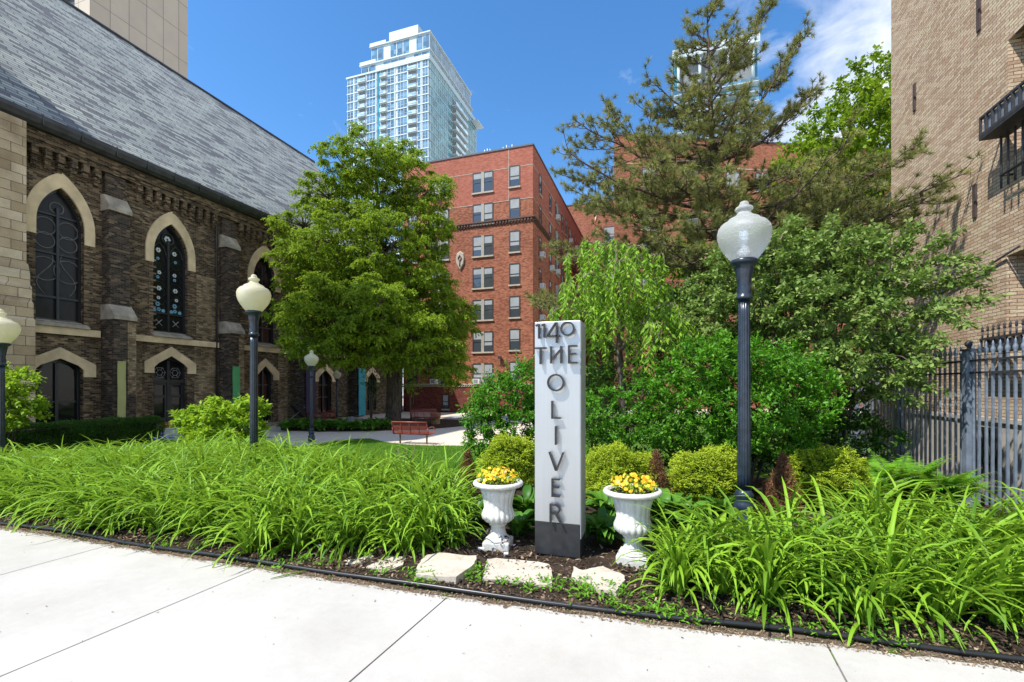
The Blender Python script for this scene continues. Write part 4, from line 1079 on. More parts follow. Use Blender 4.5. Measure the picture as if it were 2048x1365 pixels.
l4 = copy_tree(lr); put(l4, 623, 700, 18.6, 'slim courtyard lamp post standing left of the red park bench')
l5 = copy_tree(lr); put(l5, 674, 738, 30, 'farthest lamp post, in shade near the church wall')

# ================================================================== BENCHES, TABLE, PLANTERS, ROCK
def m_mesh_metal(name, c):
    s = NT(name); co = s.coord(); nz = s.noise(co, 5, 4); return s.base(s.ramp(nz, [(.3, tuple(v*.8 for v in c)), (.7, c)]), .45, 0, .5)
M['red_metal'] = m_mesh_metal('brick_red_coated_metal', (.30,.055,.035))
M['dark_red'] = m_mesh_metal('dark_red_coated_metal', (.22,.02,.025))
def mk_bench(w=1.5, mat=None):
    B = thing('park_bench', '', 'bench')
    mat = mat or M['red_metal']
    # slatted back (slats are pattern of the part), viewed from behind: bench faces +Y
    def yb(z): return -.05-.16*(z-.42)/.45
    b = MB()
    n = 15
    for k in range(n):
        z = .44+.42*k/(n-1); b.obox((0, yb(z), z), (w, .012, .017))
    for x in (-w/2, -w/4, 0, w/4, w/2): b.tube([(x, yb(.40)-.008, .40), (x, yb(.88)-.008, .88)], .012, 6)
    b.tube([(-w/2, yb(.89), .89), (w/2, yb(.89), .89)], .028, 8); b.build('backrest', mat, B)
    b = MB()
    for k in range(14):
        y = 0+.44*k/13; b.obox((0, y, .43-.02*math.sin(k/13*3.1)), (w, .018, .012))
    b.tube([(-w/2, .46, .42), (w/2, .46, .42)], .024, 8); b.tube([(-w/2, -.03, .40), (w/2, -.03, .40)], .02, 8); b.build('seat', mat, B)
    for sg_ in (-1, 1):
        x = sg_*(w/2+.01); b = MB()
        b.tube([(x, yb(.66), .66), (x, .05, .67), (x, .25, .68), (x, .42, .66), (x, .5, .60), (x, .5, .5), (x, .44, .43), (x, .2, .40), (x, -.02, .40), (x, -.1, .46), (x, yb(.66)-.0, .66)], .02, 8); b.build('armrest', mat, B)
        b = MB(); x = sg_*(w/2-.17); b.tube([(x, .17, -.05), (x, .17, .41)], .035, 10); b.obox((x, .17, .40), (.07, .42, .03)); b.build('leg', M['bench_leg'], B)
    return B
M['bench_leg'] = m_plain('tan_bench_leg', (.22,.13,.08), .6, var=.2)
bn = mk_bench(1.5); p = gnd(823, 889, -.742); bn.location = (p.x, p.y, -.742); bn.rotation_euler = (0, 0, R(4)); tag(bn, 'brick-red metal park bench in the sun, seen from behind', 'bench', 'red park benches')
b2 = copy_tree(bn); p = at(849, 850, 26.5); b2.location = (p.x, p.y, -.712); b2.rotation_euler = (0, 0, R(8)); b2.scale = (1.05, 1, 1.05); b2['label'] = 'dark red park bench in shade, in front of the apartment wall'
# tan woven planter at the end of the shaded bench
p = at(871, 845, 27.2); b = MB(); b.lathe([(.26,0),(.27,.05),(.27,.55),(.30,.58),(.30,.68),(.26,.68),(.25,.62),(.02,.62)], 20)
tp = b.build('planter_barrel', M['planter'] if 'planter' in M else m_plain('tan_wood_barrel', (.33,.20,.10), .8, var=.35, scale=9)); tp.location = (p.x, p.y, -.712); tag(tp, 'round tan barrel beside the shaded red bench', 'planter')
# red picnic table under the church windows
pt = thing('picnic_table', 'dark red picnic table with attached seats by the church arch window', 'table', (0, 0, 0))
b = MB()
for k in range(7): b.obox((0, -.36+.12*k, .74), (1.9, .1, .035))
b.build('tabletop', M['dark_red'], pt)
for sg_ in (-1, 1):
    b = MB(); b.obox((0, sg_*.72, .44), (1.9, .26, .035)); b.build('seat', M['dark_red'], pt)
for sg_ in (-1, 1):
    b = MB(); x = sg_*.7; b.tube([(x, -.72, .42), (x, .72, .42)], .03, 6); b.tube([(x, -.5, 0), (x, -.2, .72)], .03, 6); b.tube([(x, .5, 0), (x, .2, .72)], .03, 6); b.build('leg', M['dark_red'], pt)
p = at(633, 846, 26.6); pt.location = (p.x, p.y, -.742); pt.rotation_euler = (0, 0, R(15))
# red wire chairs next to the table
cha = thing('patio_chair', 'dark red wire patio chair right of the picnic table', 'chair', (0, 0, 0))
b = MB()
for k in range(7): b.tube([(-.22+.073*k, .22, .42), (-.22+.073*k, .27, .84+.05*math.sin(k/6*3.14))], .008, 5)
b.tube([(-.24, .22, .42), (-.24, .27, .82), (-.15, .28, .9), (.15, .28, .9), (.24, .27, .82), (.24, .22, .42)], .014, 6); b.build('backrest', M['dark_red'], cha)
b = MB(); b.lathe([(.01,.42),(.25,.42),(.25,.44),(.01,.44)], 16); b.build('seat', M['dark_red'], cha)
for (x, y) in ((-.2, -.2), (.2, -.2), (-.2, .22), (.2, .22)):
    b = MB(); b.tube([(x, y, .43), (x*1.15, y*1.15, 0)], .014, 6); b.build('leg', M['dark_red'], cha)
p = at(664, 846, 26); cha.location = (p.x, p.y, -.742); cha.rotation_euler = (0, 0, R(60))
# tilted black umbrella, folded open on its side
um = thing('patio_umbrella', 'tilted black patio umbrella leaning low beside the picnic table', 'umbrella', (0, 0, 0))
b = MB(); V = [(0, 0, 0)]; 
for k in range(8): V.append((.75*math.cos(k*math.pi/4), .75*math.sin(k*math.pi/4), -.38))
V2 = [(v[0]*.97, v[1]*.97, v[2]-.02) for v in V]
b.add(V+V2, [(0, 1+k, 1+(k+1) % 8) for k in range(8)]+[(9, 10+(k+1) % 8, 10+k) for k in range(8)]+[(1+k, 10+k, 10+(k+1) % 8, 1+(k+1) % 8) for k in range(8)])
b.build('canopy', m_plain('black_canvas', (.012,.012,.014), .8), um)
b = MB(); b.tube([(0, 0, .08), (0, 0, -1.5)], .02, 6); b.build('pole', M['lead'], um)
p = at(608, 822, 25.5); um.location = (p.x, p.y, p.z+.15); um.rotation_euler = (R(-38), R(35), 0)
# boulder
b = MB(); import bmesh
bm = bmesh.new(); bmesh.ops.create_icosphere(bm, subdivisions=4, radius=1)
for v in bm.verts:
    n_ = mn.noise(v.co*1.6)*.28+mn.noise(v.co*5)*.07; v.co *= 1+n_; v.co.x *= .72; v.co.y *= .5; v.co.z *= .52
me = bpy.data.meshes.new('boulder'); bm.to_mesh(me); bm.free(); me.materials.append(m_plain('grey_violet_granite', (.19,.16,.17), .85, var=.3, scale=6, bump=.5))
bo = bpy.data.objects.new('boulder', me); COL.objects.link(bo); p = at(708, 846, 24.5); bo.location = (p.x, p.y, -.62); tag(bo, 'rounded grey-violet boulder behind the hostas', 'boulder')
# flower pot at the church door
fp = thing('flower_pot', 'white tapered square flower pot by the church door', 'flower pot', (0, 0, 0))
b = MB(); b.add([(-.24,-.24,0),(.24,-.24,0),(.24,.24,0),(-.24,.24,0),(-.33,-.33,.5),(.33,-.33,.5),(.33,.33,.5),(-.33,.33,.5)], [(0,3,2,1),(4,5,6,7),(0,1,5,4),(1,2,6,5),(2,3,7,6),(3,0,4,7)]); b.build('pot', m_plain('lilac_white_pot', (.55,.57,.66), .6), fp)
b = MB()
for x0, x1, y0, y1 in ((-.35,.35,-.35,-.30),(-.35,.35,.30,.35),(-.35,-.30,-.3,.3),(.30,.35,-.3,.3)): b.box(x0, x1, y0, y1, .5, .55)
b.build('rim', M['white_box'], fp)
p = at(332, 860, 19.2); fp.location = (p.x, p.y, -.742); POT = p
# orange garden hose on the lawn
b = MB(); pts = []
for i in range(70):
    t = i/69*3.2*math.pi*2; q = gnd(280, 884, -.72); pts.append((q.x+.9*math.cos(t)*(1-i/160)+.3*math.sin(i/9), q.y+.28*math.sin(t)+.15*math.sin(i/7), -.71))
b.tube(pts, .02, 6); tag(b.build('garden_hose', m_plain('orange_hose', (.55,.12,.03), .5), at_=(q.x, q.y, -.72)), 'orange garden hose coiled on the grass before the hedge', 'hose')
# plastic plant tags lying in the mulch
for (x, y, w) in ((640, 1092, .05), (962, 1098, .055), (1012, 1108, .04)):
    p = gnd(x, y, .04); b = MB(); b.obox((p.x, p.y, .045), (w, .03, .002), Matrix.Rotation(.3, 3, 'Z')@Matrix.Rotation(.35, 3, 'X')); b.tube([(p.x, p.y, .04), (p.x-.03, p.y+.01, .0)], .003, 5)
    tag(b.build('plant_tag', m_plain('pale_plastic_tag', (.5,.52,.6), .5), at_=(p.x, p.y, 0)), {640: 'pale plastic plant tag in the mulch left of the stones', 962: 'pale plastic tag in front of the left urn foot', 1012: 'small bluish plastic tag just right of the left urn foot'}[x], 'plant tag', 'plastic plant tags')

# ================================================================== IRON FENCE
FX = 4.4
fe = thing('iron_fence', 'slate-blue iron picket fence with spear finials in front of the tan building', 'fence', (FX, 9, -.1))
FY0, FY1 = 4.5, 16.8; ztop = EYE+.40
def fz(y): return -.08-.03*(y-5)
posts = [4.45, 6.58, 8.70, 10.83, 12.95, 15.1, 16.8]
for py_ in posts:
    z0 = -.6; b = MB(); b.box(FX-.06, FX+.06, py_-.06, py_+.06, z0, ztop+.13); po = b.build('post', M['iron_blue'], fe, bevel=.006)
    b = MB(); b.box(FX-.075, FX+.075, py_-.075, py_+.075, ztop+.132, ztop+.16); b.lathe([(.02,0),(.03,.012),(.022,.03),(.045,.05),(.055,.08),(.045,.11),(.02,.13),(.002,.135)], 14, (FX, py_, ztop+.158)); b.build('post_cap', M['iron_dark'], po)
pk = None; n = 0; y = 4.6
while y < 16.75 and n < 99:
    if not any(abs(y-p_) < .075 for p_ in posts):
        if pk is None:
            b = MB(); b.box(-.0135, .0135, -.0135, .0135, -2.1, .06)
            b.lathe([(.016,.05),(.024,.06),(.016,.075),(.03,.10),(.027,.135),(.012,.18),(.016,.20),(.010,.22),(.001,.25)], 10)
            pk = b.build('picket', M['iron_blue'], None); pk.parent = fe; q = pk
        else: q = pk.copy(); COL.objects.link(q)
        q.location = (0, y-9, ztop+.1); q.rotation_euler = (R(random.uniform(-.4, .4)), 0, R(random.uniform(-4, 4))); n += 1
    y += .143
for zz in (ztop-.02, ztop-.20, -.30):
    b = MB(); b.box(FX-.03, FX+.012, FY0, FY1, zz-.014, zz+.014); b.build('rail', M['iron_dark'] if zz > 0 else M['iron_blue'], fe)
# ================================================================== VEGETATION TOOLS
def nrm(a): return a/np.maximum(1e-9, np.linalg.norm(a, axis=-1, keepdims=True))
def rdir(n, g=None):
    g = g or rng; return nrm(g.normal(size=(n, 3)))
def leaf_geo(P, D, N, L, W, fold=.25, wide=.42):
    """rhombic folded leaves: P base, D direction, N face normal"""
    D = nrm(D); S = nrm(np.cross(D, N)); N = np.cross(S, D); L = L[:, None]; W = W[:, None]
    mid = P+D*L*wide
    V = np.stack([P, mid+S*W*.5+N*W*fold*.5, P+D*L-N*L*.10, mid-S*W*.5+N*W*fold*.5], 1)
    i = np.arange(len(P))[:, None]*4
    T = np.stack([np.concatenate([i, i+1, i+2], 1), np.concatenate([i, i+2, i+3], 1)], 1).reshape(-1, 3)
    return V.reshape(-1, 3), T
class Foli:
    def __init__(s): s.V = []; s.T = []; s.r = []; s.n = 0
    def add(s, V, T, r):
        s.V.append(V); s.T.append(T+s.n); s.r.append(r); s.n += len(V)
    def leaves(s, P, D, N, L, W, r=None, **k):
        n = len(P); L = np.broadcast_to(L, (n,)).astype(float); W = np.broadcast_to(W, (n,)).astype(float)
        V, T = leaf_geo(P, D, N, L, W, **k); r = rng.random(n) if r is None else r; s.add(V, T, np.repeat(r, 4))
    def build(s, name, mat, parent=None, at_=None):
        return npmesh(name, np.concatenate(s.V), np.concatenate(s.T), mat, parent, np.clip(np.concatenate(s.r), 0, 1), at_)
def sprigs(F_, tips, dirs, tl, k, L, W, spread=.9, droop=.25, upn=.8, clump_r=None):
    """each tip carries a short twig with k leaves on alternate sides"""
    n = len(tips); dirs = nrm(dirs); tl = np.broadcast_to(tl, (n,))
    side = nrm(np.cross(dirs, rdir(n))); 
    for j in range(k):
        t = (j+.3)/k; p = tips-dirs*(tl*(1-t))[:, None]; p = p+rng.normal(0, .012, (n, 3))-np.array([0, 0, 1])*(droop*tl*t*t*.5)[:, None]
        if j == k-1: d = dirs.copy()
        else: d = dirs*.55+side*((-1)**j)*spread+rng.normal(0, .3, (n, 3))
        d = d-np.array([0, 0, droop])
        N = nrm(np.array([0, 0, upn])+rng.normal(0, .38, (n, 3))+dirs*.2)
        LL = L*rng.uniform(.65, 1.15, n); r = rng.random(n)*.55+.45*(clump_r if clump_r is not None else rng.random(n))
        F_.leaves(p, d, N, LL, W/L*LL, r)
        if j == 1: side = nrm(np.cross(dirs, side)+side*.3)
def lobes_clumps(lobes, spacing, shell=.45, seed=1, bias=0.0):
    """Poisson-spaced clump centres in a union of ellipsoids [(c, (rx,ry,rz))]"""
    g = np.random.default_rng(seed); pts = []; out = []
    tot = [r[0]*r[1]*r[2] for c, r in lobes]
    cand = []
    for (c, r), v in zip(lobes, tot):
        m = int(40*(v**(2/3))/(spacing**2))+60
        d = rdir(m, g); rad = shell+(1-shell)*g.random(m)**.6
        cand.append(np.array(c)+d*rad[:, None]*np.array(r))
    cand = np.concatenate(cand); g.shuffle(cand); acc = np.zeros((0, 3))
    for p in cand:
        if len(acc) == 0 or np.min(np.sum((acc-p)**2, 1)) > spacing**2*(.55+.8*g.random()): acc = np.vstack([acc, p])
    return acc
def clump_tips(cl, cr, n, seed=2, up=.35, flat=.7):
    g = np.random.default_rng(seed); C = np.repeat(cl, n, 0); d = rdir(len(C), g); d[:, 2] += up; d = nrm(d)
    rr = (np.repeat(cr, n)*(.55+.5*g.random(len(C))))[:, None]
    return C+d*rr*np.array([1, 1, flat]), d, np.repeat(g.random(len(cl)), n)
def limbs(b, base, lobes_c, r0, seg=6, sag=.0, up=.5, rt=.3):
    for c in lobes_c:
        c = Vector(c); a = Vector(base); pts = []
        for i in range(seg+1):
            t = i/seg; p = a.lerp(c, t); p.z += up*math.sin(t*math.pi)*.25*(c-a).length; p += Vector((random.uniform(-1, 1), random.uniform(-1, 1), 0))*.03*(c-a).length*math.sin(t*math.pi); pts.append(p)
        b.tube(pts, [r0*(1-t/seg*(1-rt)) for t in range(seg+1)], 6)
def twigs(b, cl, anchors, r0, frac=1, seed=3):
    g = random.Random(seed); A = [Vector(a) for a in anchors]
    for c in cl:
        if g.random() > frac: continue
        c = Vector(c); a = min(A, key=lambda q: (q-c).length+g.random()*.3); m = a.lerp(c, .5)+Vector((g.uniform(-.1, .1), g.uniform(-.1, .1), .12))*(c-a).length
        b.tube([a, m, c], [r0, r0*.7, r0*.25], 5)
def ell(px, py, d, rx, ry, dep): p = at(px, py, d); k = d/F; return ((p.x, p.y, p.z), (rx*k, dep, ry*k))

LF = {}
LF['linden'] = m_leaf('linden_leaf', (.035,.085,.010), (.18,.26,.018), (.32,.46,.03), .36, .5, .3)
LF['maple'] = m_leaf('bright_maple_leaf', (.06,.13,.010), (.15,.235,.014), (.27,.40,.02), .38, .5, .3)
LF['viburnum'] = m_leaf('viburnum_leaf', (.06,.12,.022), (.17,.245,.06), (.22,.34,.06), .3, .45, .45, (.20,.09,.05))
LF['privet'] = m_leaf('glossy_bright_leaf', (.03,.11,.010), (.075,.21,.014), (.15,.36,.02), .32, .35, .5)
LF['weep'] = m_leaf('weeping_leaf', (.08,.19,.012), (.19,.33,.03), (.26,.44,.03), .4, .42, .4)
LF['dark'] = m_leaf('deep_green_leaf', (.022,.065,.010), (.05,.12,.018), (.09,.2,.02), .3, .4, .4)
LF['lime'] = m_leaf('lime_leaf', (.10,.20,.012), (.22,.34,.02), (.36,.52,.03), .4, .42, .4)
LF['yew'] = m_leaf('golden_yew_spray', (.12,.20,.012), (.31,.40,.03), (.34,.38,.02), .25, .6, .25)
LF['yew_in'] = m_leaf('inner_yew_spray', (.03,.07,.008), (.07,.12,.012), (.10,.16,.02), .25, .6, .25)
LF['brown'] = m_leaf('dry_brown_needles', (.10,.05,.025), (.22,.115,.06), (.2,.1,.05), .2, .8, .15)
LF['hosta'] = m_leaf('hosta_leaf', (.03,.10,.012), (.08,.20,.022), (.16,.32,.03), .28, .32, .5)
LF['fern'] = m_leaf('fern_frond', (.06,.17,.012), (.12,.28,.02), (.24,.46,.03), .4, .5, .3)
LF['lily'] = m_leaf('daylily_blade', (.028,.09,.008), (.175,.315,.022), (.28,.44,.035), .32, .38, .45, (.26,.22,.07))
LF['grass'] = m_leaf('lawn_blade', (.05,.14,.010), (.11,.23,.020), (.18,.34,.02), .3, .6, .2)
LF['pine'] = m_leaf('pine_needle', (.05,.085,.025), (.25,.255,.085), (.2,.22,.05), .25, .55, .3, (.28,.15,.07))
M['bark'] = m_bark('grey_brown_bark', (.05,.04,.033), (.16,.13,.10))
M['bark_pine'] = m_bark('dark_pine_bark', (.045,.032,.026), (.17,.13,.11), 14)
M['twig'] = m_bark('pale_twig', (.16,.12,.085), (.28,.23,.18))

def shrub(name, label, cat, lobes, spacing, cr, ntip, k, L, W, mat, base, stems=6, tl=.18, group=None, seed=5, shell=.4, up=.35, flat=.75, spread=.9, droop=.25, stem_r=.02, upn=.8, twig_mat=None, frac=.5, extra=None):
    root = thing(name, label, cat, base, group)
    cl = lobes_clumps(lobes, spacing, shell, seed)
    crs = cr*np.random.default_rng(seed).uniform(.6, 1.25, len(cl))
    tips, d, cv = clump_tips(cl, crs, ntip, seed+1, up, flat)
    F_ = Foli(); sprigs(F_, tips, d, tl, k, L, W, spread, droop, upn, cv)
    if extra: extra(F_)
    F_.build('foliage' if cat in ('shrub', 'hedge', 'plant') else 'crown', mat, root)
    b = MB(); Bv = Vector(base)
    cs = sorted(lobes, key=lambda q: random.random())[:stems]
    while len(cs) < stems: cs.append(random.choice(lobes))
    anchors = []
    for (c, r) in cs:
        e = Vector(c)+Vector((random.uniform(-.4, .4)*r[0], random.uniform(-.4, .4)*r[1], random.uniform(-.2, .5)*r[2])); s0 = Bv+Vector((random.uniform(-.12, .12), random.uniform(-.12, .12), -.05)); m = s0.lerp(e, .5)+Vector((0, 0, .12*(e-s0).length))
        b.tube([s0, m, e], [stem_r, stem_r*.75, stem_r*.4], 6); anchors += [m, e, s0.lerp(m, .6), m.lerp(e, .5)]
    twigs(b, cl, anchors, stem_r*.4, frac)
    b.build('stems', twig_mat or M['bark'], root); print(label[:40], len(cl), F_.n//4); return root

# ------------------------------------------------------------------ the big linden
def linden():
    d0 = 27.5
    bs = at(786, 843, 28.4); base = Vector((bs.x, bs.y, -.8))
    spec = [(748,318,45,50,26.5),(688,340,40,45,27),(815,335,45,45,28),(655,400,45,45,27),(735,400,75,70,27.5),(862,385,48,48,28),(598,455,38,50,27),(665,490,80,75,26),(770,500,85,85,26),(868,470,40,60,28),(600,545,42,60,26.5),(715,600,110,80,26),(840,585,72,85,27),(885,640,55,70,27),(640,640,60,50,24.5),(620,690,42,42,24),(740,670,80,45,25),(820,665,80,60,25),(890,700,50,45,26.5),(935,640,22,40,27.5),(912,742,28,34,26.5),(865,735,40,28,26),(800,715,60,30,25.5),(700,700,50,35,24.5),(780,610,45,40,23.5),(560+25,640,30,30,25.5)]
    lob = [ell(757+(x-757)*.93, y, d, rx*.93, ry, 1.9+.012*rx) for x, y, rx, ry, d in spec]
    root = thing('linden_tree', 'broad green leafy tree with drooping layered branches in front of the church', 'tree', base)
    cl = lobes_clumps(lob, .57, .45, 21); gk = np.random.default_rng(2)
    vn = np.array([mn.noise(Vector(c)*.55) for c in cl]); zz = np.clip((cl[:, 2]-6)/9, 0, 1); cl = cl[(gk.random(len(cl)) > .04+.34*zz) & (vn > -.26-.14*(1-zz))]; crs = .66*np.random.default_rng(4).uniform(.55, 1.3, len(cl))
    tips, dd, cv = clump_tips(cl, crs, 24, 22, .15, .55)
    F_ = Foli(); dd[:, 2] -= .35; sprigs(F_, tips, dd, .38, 9, .125, .095, .9, .5, .75, cv)
    F_.build('crown', LF['linden'], root); print('linden', len(cl), F_.n//4)
    b = MB(); top = at(765, 560, 27.5); mid = at(786, 700, 28.2)
    b.tube([base+Vector((0,0,0)), base+Vector((0,0,.5)), base+Vector((0,0,2)), mid, at(775, 600, 28), top, at(755, 400, 27.3), at(748, 300, 26.8)], [.62,.46,.40,.36,.30,.22,.12,.03], 14)
    b.tube([base+Vector((.15,.1,0)), base+Vector((.2,.1,1.5)), at(800, 690, 28.3), at(850, 560, 28), at(860, 420, 28)], [.34,.28,.22,.14,.04], 10)
    b.build('trunk', M['bark'], root)
    b = MB(); anch = [at(786, 720, 28.2), at(780, 640, 28), at(772, 560, 27.5), at(760, 470, 27.4), at(755, 400, 27.3)]
    for (c, r) in lob:
        c = Vector(c); a = min(anch, key=lambda q: (q-c).length+2*abs(q.z-(c.z-1.2))); limbs(b, a, [c], .10, 5, up=.3, rt=.3)
    twigs(b, cl, [Vector(c) for c, r in lob]+anch, .028, .8); b.build('limbs', M['bark'], root)
linden()

# ------------------------------------------------------------------ bright maples behind the pine
def maple(name, spec, label, bx_, seed):
    lob = [ell(x, y, d, rx, ry, 2.0) for x, y, rx, ry, d in spec]
    base = Vector((bx_[0], bx_[1], -.75)); root = thing(name, label, 'tree', base, 'bright trees behind the pine')
    cl = lobes_clumps(lob, .8, .45, seed); tips, dd, cv = clump_tips(cl, .62*np.ones(len(cl)), 15, seed+1, .5, .8)
    F_ = Foli(); sprigs(F_, tips, dd, .4, 8, .17, .13, .9, .2, .7, cv); F_.build('crown', LF['maple'], root)
    b = MB(); c0 = Vector(lob[0][0]); b.tube([base, base.lerp(c0, .35)+Vector((.1, 0, .2)), c0], [.2, .14, .06], 8); b.build('trunk', M['bark'], root)
    b = MB(); limbs(b, base.lerp(c0, .4), [c for c, r in lob], .06, 5); twigs(b, cl, [Vector(c) for c, r in lob], .02, .6); b.build('limbs', M['bark'], root)
p = at(1735, 773, 19); maple('maple_tree', [(1740,185,58,52,19),(1770,200,40,60,19),(1680,250,70,55,18),(1765,290,60,80,19),(1640,300,60,60,18.5),(1600,360,50,50,18.5),(1700,320,80,60,18.2),(1700,370,80,60,19),(1760,420,60,60,19),(1640,430,50,50,19)], 'bright spring-green tree beside the tan building, behind the pine', (p.x, p.y), 41)
p = at(1560, 773, 20); maple('maple_tree', [(1560,560,60,60,20),(1500,500,50,50,20),(1620,500,60,60,20),(1460,580,60,60,20),(1400,540,45,50,21),(1680,560,70,60,20),(1350,520,40,40,21)], 'lower bright green tree glimpsed under the pine boughs', (p.x, p.y), 45)

# ------------------------------------------------------------------ the pine
def pine():
    g = random.Random(77)
    trunk = [at(1437, 905, 11), at(1436, 700, 11), at(1434, 520, 11), at(1432, 400, 11), at(1425, 300, 10.9), at(1420, 200, 10.8), at(1417, 110, 10.75), at(1414, 25, 10.7)]
    base = Vector((trunk[0].x, trunk[0].y, -.5)); trunk = [base]+trunk
    root = thing('pine_tree', 'tall thinning pine with brownish needle tufts and bare limbs behind the nearest lamp', 'tree', base)
    b = MB(); b.tube(trunk, [.20,.16,.135,.115,.09,.065,.045,.026,.010], 12); b.build('trunk', M['bark_pine'], root)
    def on_trunk(z):
        for p, q in zip(trunk[:-1], trunk[1:]):
            if p.z <= z <= q.z: return p.lerp(q, (z-p.z)/(q.z-p.z))
        return trunk[-1].copy()
    B = MB(); tp, td, tw = [], [], []
    cones = []
    def tuft(p, d, n_=1): tp.append(tuple(p)); td.append(tuple(d)); tw.append(n_)
    def branch(a, e, r0, sag=.12, sub=True, dens=1.0, tip_up=.15, bare=.32):
        a, e = Vector(a), Vector(e); L = (e-a).length; n = 9; pts = []; ax = (e-a).normalized()
        wob = [Vector((g.gauss(0, 1), g.gauss(0, 1), g.gauss(0, .6)))*.018*L for _ in range(n+1)]
        for i in range(n+1):
            t = i/n; p = a.lerp(e, t); p.z += -sag*L*math.sin(t*math.pi)*.6+tip_up*L*(t**3)*.3-tip_up*L*.3*t; p += wob[i]*math.sin(t*math.pi); pts.append(p)
        B.tube(pts, [max(.005, r0*(1-.85*i/n)) for i in range(n+1)], 5)
        if not sub: return pts
        hz = ax.cross(Vector((0, 0, 1))).normalized(); ns = max(3, int(L*5.2*dens))
        for j in range(ns):
            t = bare+(1-bare)*(j+g.random()*.6)/ns; i = min(n-1, int(t*n)); p = pts[i].lerp(pts[i+1], t*n-i)
            sl_ = (.16+.34*(1-abs(t-.6)))*min(1, L*.32)*g.uniform(.6, 1.25)+.08
            sd = (ax*g.uniform(.4, .9)+hz*g.choice((-1, 1))*g.uniform(.4, 1)+Vector((0, 0, g.uniform(-.15, .55)))).normalized()
            q = p+sd*sl_+Vector((0, 0, .04)); m = p.lerp(q, .5)-Vector((0, 0, .03)); B.tube([p, m, q], [.009, .007, .005], 4)
            tuft(q, (sd+Vector((0, 0, .35))).normalized(), 1)
            for kk in range(1+int(sl_*4.5)):
                u = g.uniform(.3, .95); pp = p.lerp(q, u); s2 = (sd*.5+Vector((g.gauss(0, 1), g.gauss(0, 1), g.gauss(.2, .6)))*.7).normalized(); qq = pp+s2*g.uniform(.08, .2); B.tube([pp, qq], [.006, .004], 4); tuft(qq, (s2+Vector((0, 0, .3))).normalized(), .85)
            if g.random() < .10:
                cp = p+Vector((g.uniform(-.06, .06), g.uniform(-.06, .06), -.04)); cones.append(cp)
        tuft(pts[-1], (ax+Vector((0, 0, .5))).normalized(), 1.1)
        return pts
    P = lambda x, y, dd=0: at(x, y, 11+dd)
    named = [((1128,298),420,-.8),((1150,240),335,-.4),((1212,222),345,.5),((1292,152),245,-.2),((1268,205),270,.6),((1130,372),430,.6),((1185,408),455,-.5),((1110,490),520,.3),((1072,598),610,-.3),((1358,88),150,0),((1352,120),190,.5),
             ((1528,12),190,0),((1595,86),300,-.3),((1618,188),330,.3),((1505,95),200,.4),((1462,40),130,0),((1460,90),160,-.3),((1375,40),100,.2),((1830,302),420,-1.4),((1935,345),460,-2.0),((1862,392),470,-1.6),((1745,372),440,-.9),((1690,450),500,.2),
             ((1240,330),400,1.6),((1310,260),330,1.4),((1300,330),390,-1.6),((1540,380),430,-1.5),((1620,330),400,-1.0),((1260,440),500,-1.2),((1200,470),520,1.0),((1330,480),540,-1.9),((1560,470),540,1.6),((1650,410),470,1.2),((1240,560),600,.7),((1330,580),620,1.5),((1580,560),600,-.4),((1680,540),590,1.0),
             ((1380,190),240,-.8),((1470,210),250,.8),((1350,250),300,-1.1),((1500,280),330,-1.2),((1800,440),500,-.6),((1640,500),550,-1.2),((1400,430),480,-2.0),((1460,360),420,-1.8)]
    for (ex, ey), sy, dd in named:
        e = P(ex, ey, dd); z = P(1430, sy).z; a = on_trunk(z); bare = .55 if (ex, ey) in ((1528,12),(1595,86),(1618,188),(1690,240)) else .28
        L = (e-a).length; pts = branch(a, e, .012+.013*L, .10, True, 1.15, .25, bare)
        # forks
        nf = int(L*1.9)
        for k in range(nf):
            t = g.uniform(.25, .85); i = int(t*9); q = pts[i]; ax = (e-a).normalized(); hz = ax.cross(Vector((0, 0, 1))).normalized()
            d = (ax*g.uniform(.5, 1)+hz*g.choice((-1, 1))*g.uniform(.5, 1)+Vector((0, 0, g.uniform(-.1, .35)))).normalized()
            branch(q, q+d*L*g.uniform(.22, .42), .014, .06, True, 1.2, .25, .2)
    for k in range(78):
        z = g.uniform(4.3, 10.6); a = on_trunk(z); t = min(.97, (z-4.3)/6.3); L = (3.0*(1-t)**.95+.25)*g.uniform(.55, 1.0); an = g.uniform(0, 6.283)
        e = a+Vector((math.cos(an)*L, math.sin(an)*L, L*g.uniform(.05, .45)))
        if e.x > 5.3 or (z > 6.8 and math.cos(an) > .5 and g.random() < .6): continue
        branch(a, e, .012+.012*L, .10, True, 1.3, .2, .2)
    # bare dead snags
    for k in range(26):
        z = g.uniform(2.2, 7.5); a = on_trunk(z); an = g.uniform(0, 6.28); L = g.uniform(.5, 1.6); branch(a, a+Vector((math.cos(an)*L, math.sin(an)*L, g.uniform(-.3, .3))), .014, .05, False)
    B.build('limbs', M['bark_pine'], root)
    tp_, td_, tw_ = np.array(tp), nrm(np.array(td)), np.array(tw); print('pine tufts', len(tp))
    F_ = Foli(); n = 44; P_ = np.repeat(tp_, n, 0); D_ = np.repeat(td_, n, 0); W_2 = np.repeat(tw_, n); cv = np.repeat(rng.random(len(tp_)), n)
    d = nrm(D_*rng.uniform(.1, 1.3, (len(P_), 1))+rdir(len(P_))*.85); L = rng.uniform(.10, .175, len(P_))*W_2
    base_ = P_-D_*rng.uniform(0, .055, (len(P_), 1))
    S = nrm(np.cross(d, rdir(len(P_))))*.0050
    V = np.stack([base_-S, base_+S, base_+d*L[:, None]], 1).reshape(-1, 3); T = np.arange(len(V)).reshape(-1, 3)
    F_.add(V, T, np.repeat(rng.random(len(P_))*.35+cv*.65, 3)); F_.build('needles', LF['pine'], root)
    cb_ = MB(); cb_.lathe([(.004,-.045),(.028,-.026),(.034,0),(.024,.03),(.004,.05)], 9); c0 = None
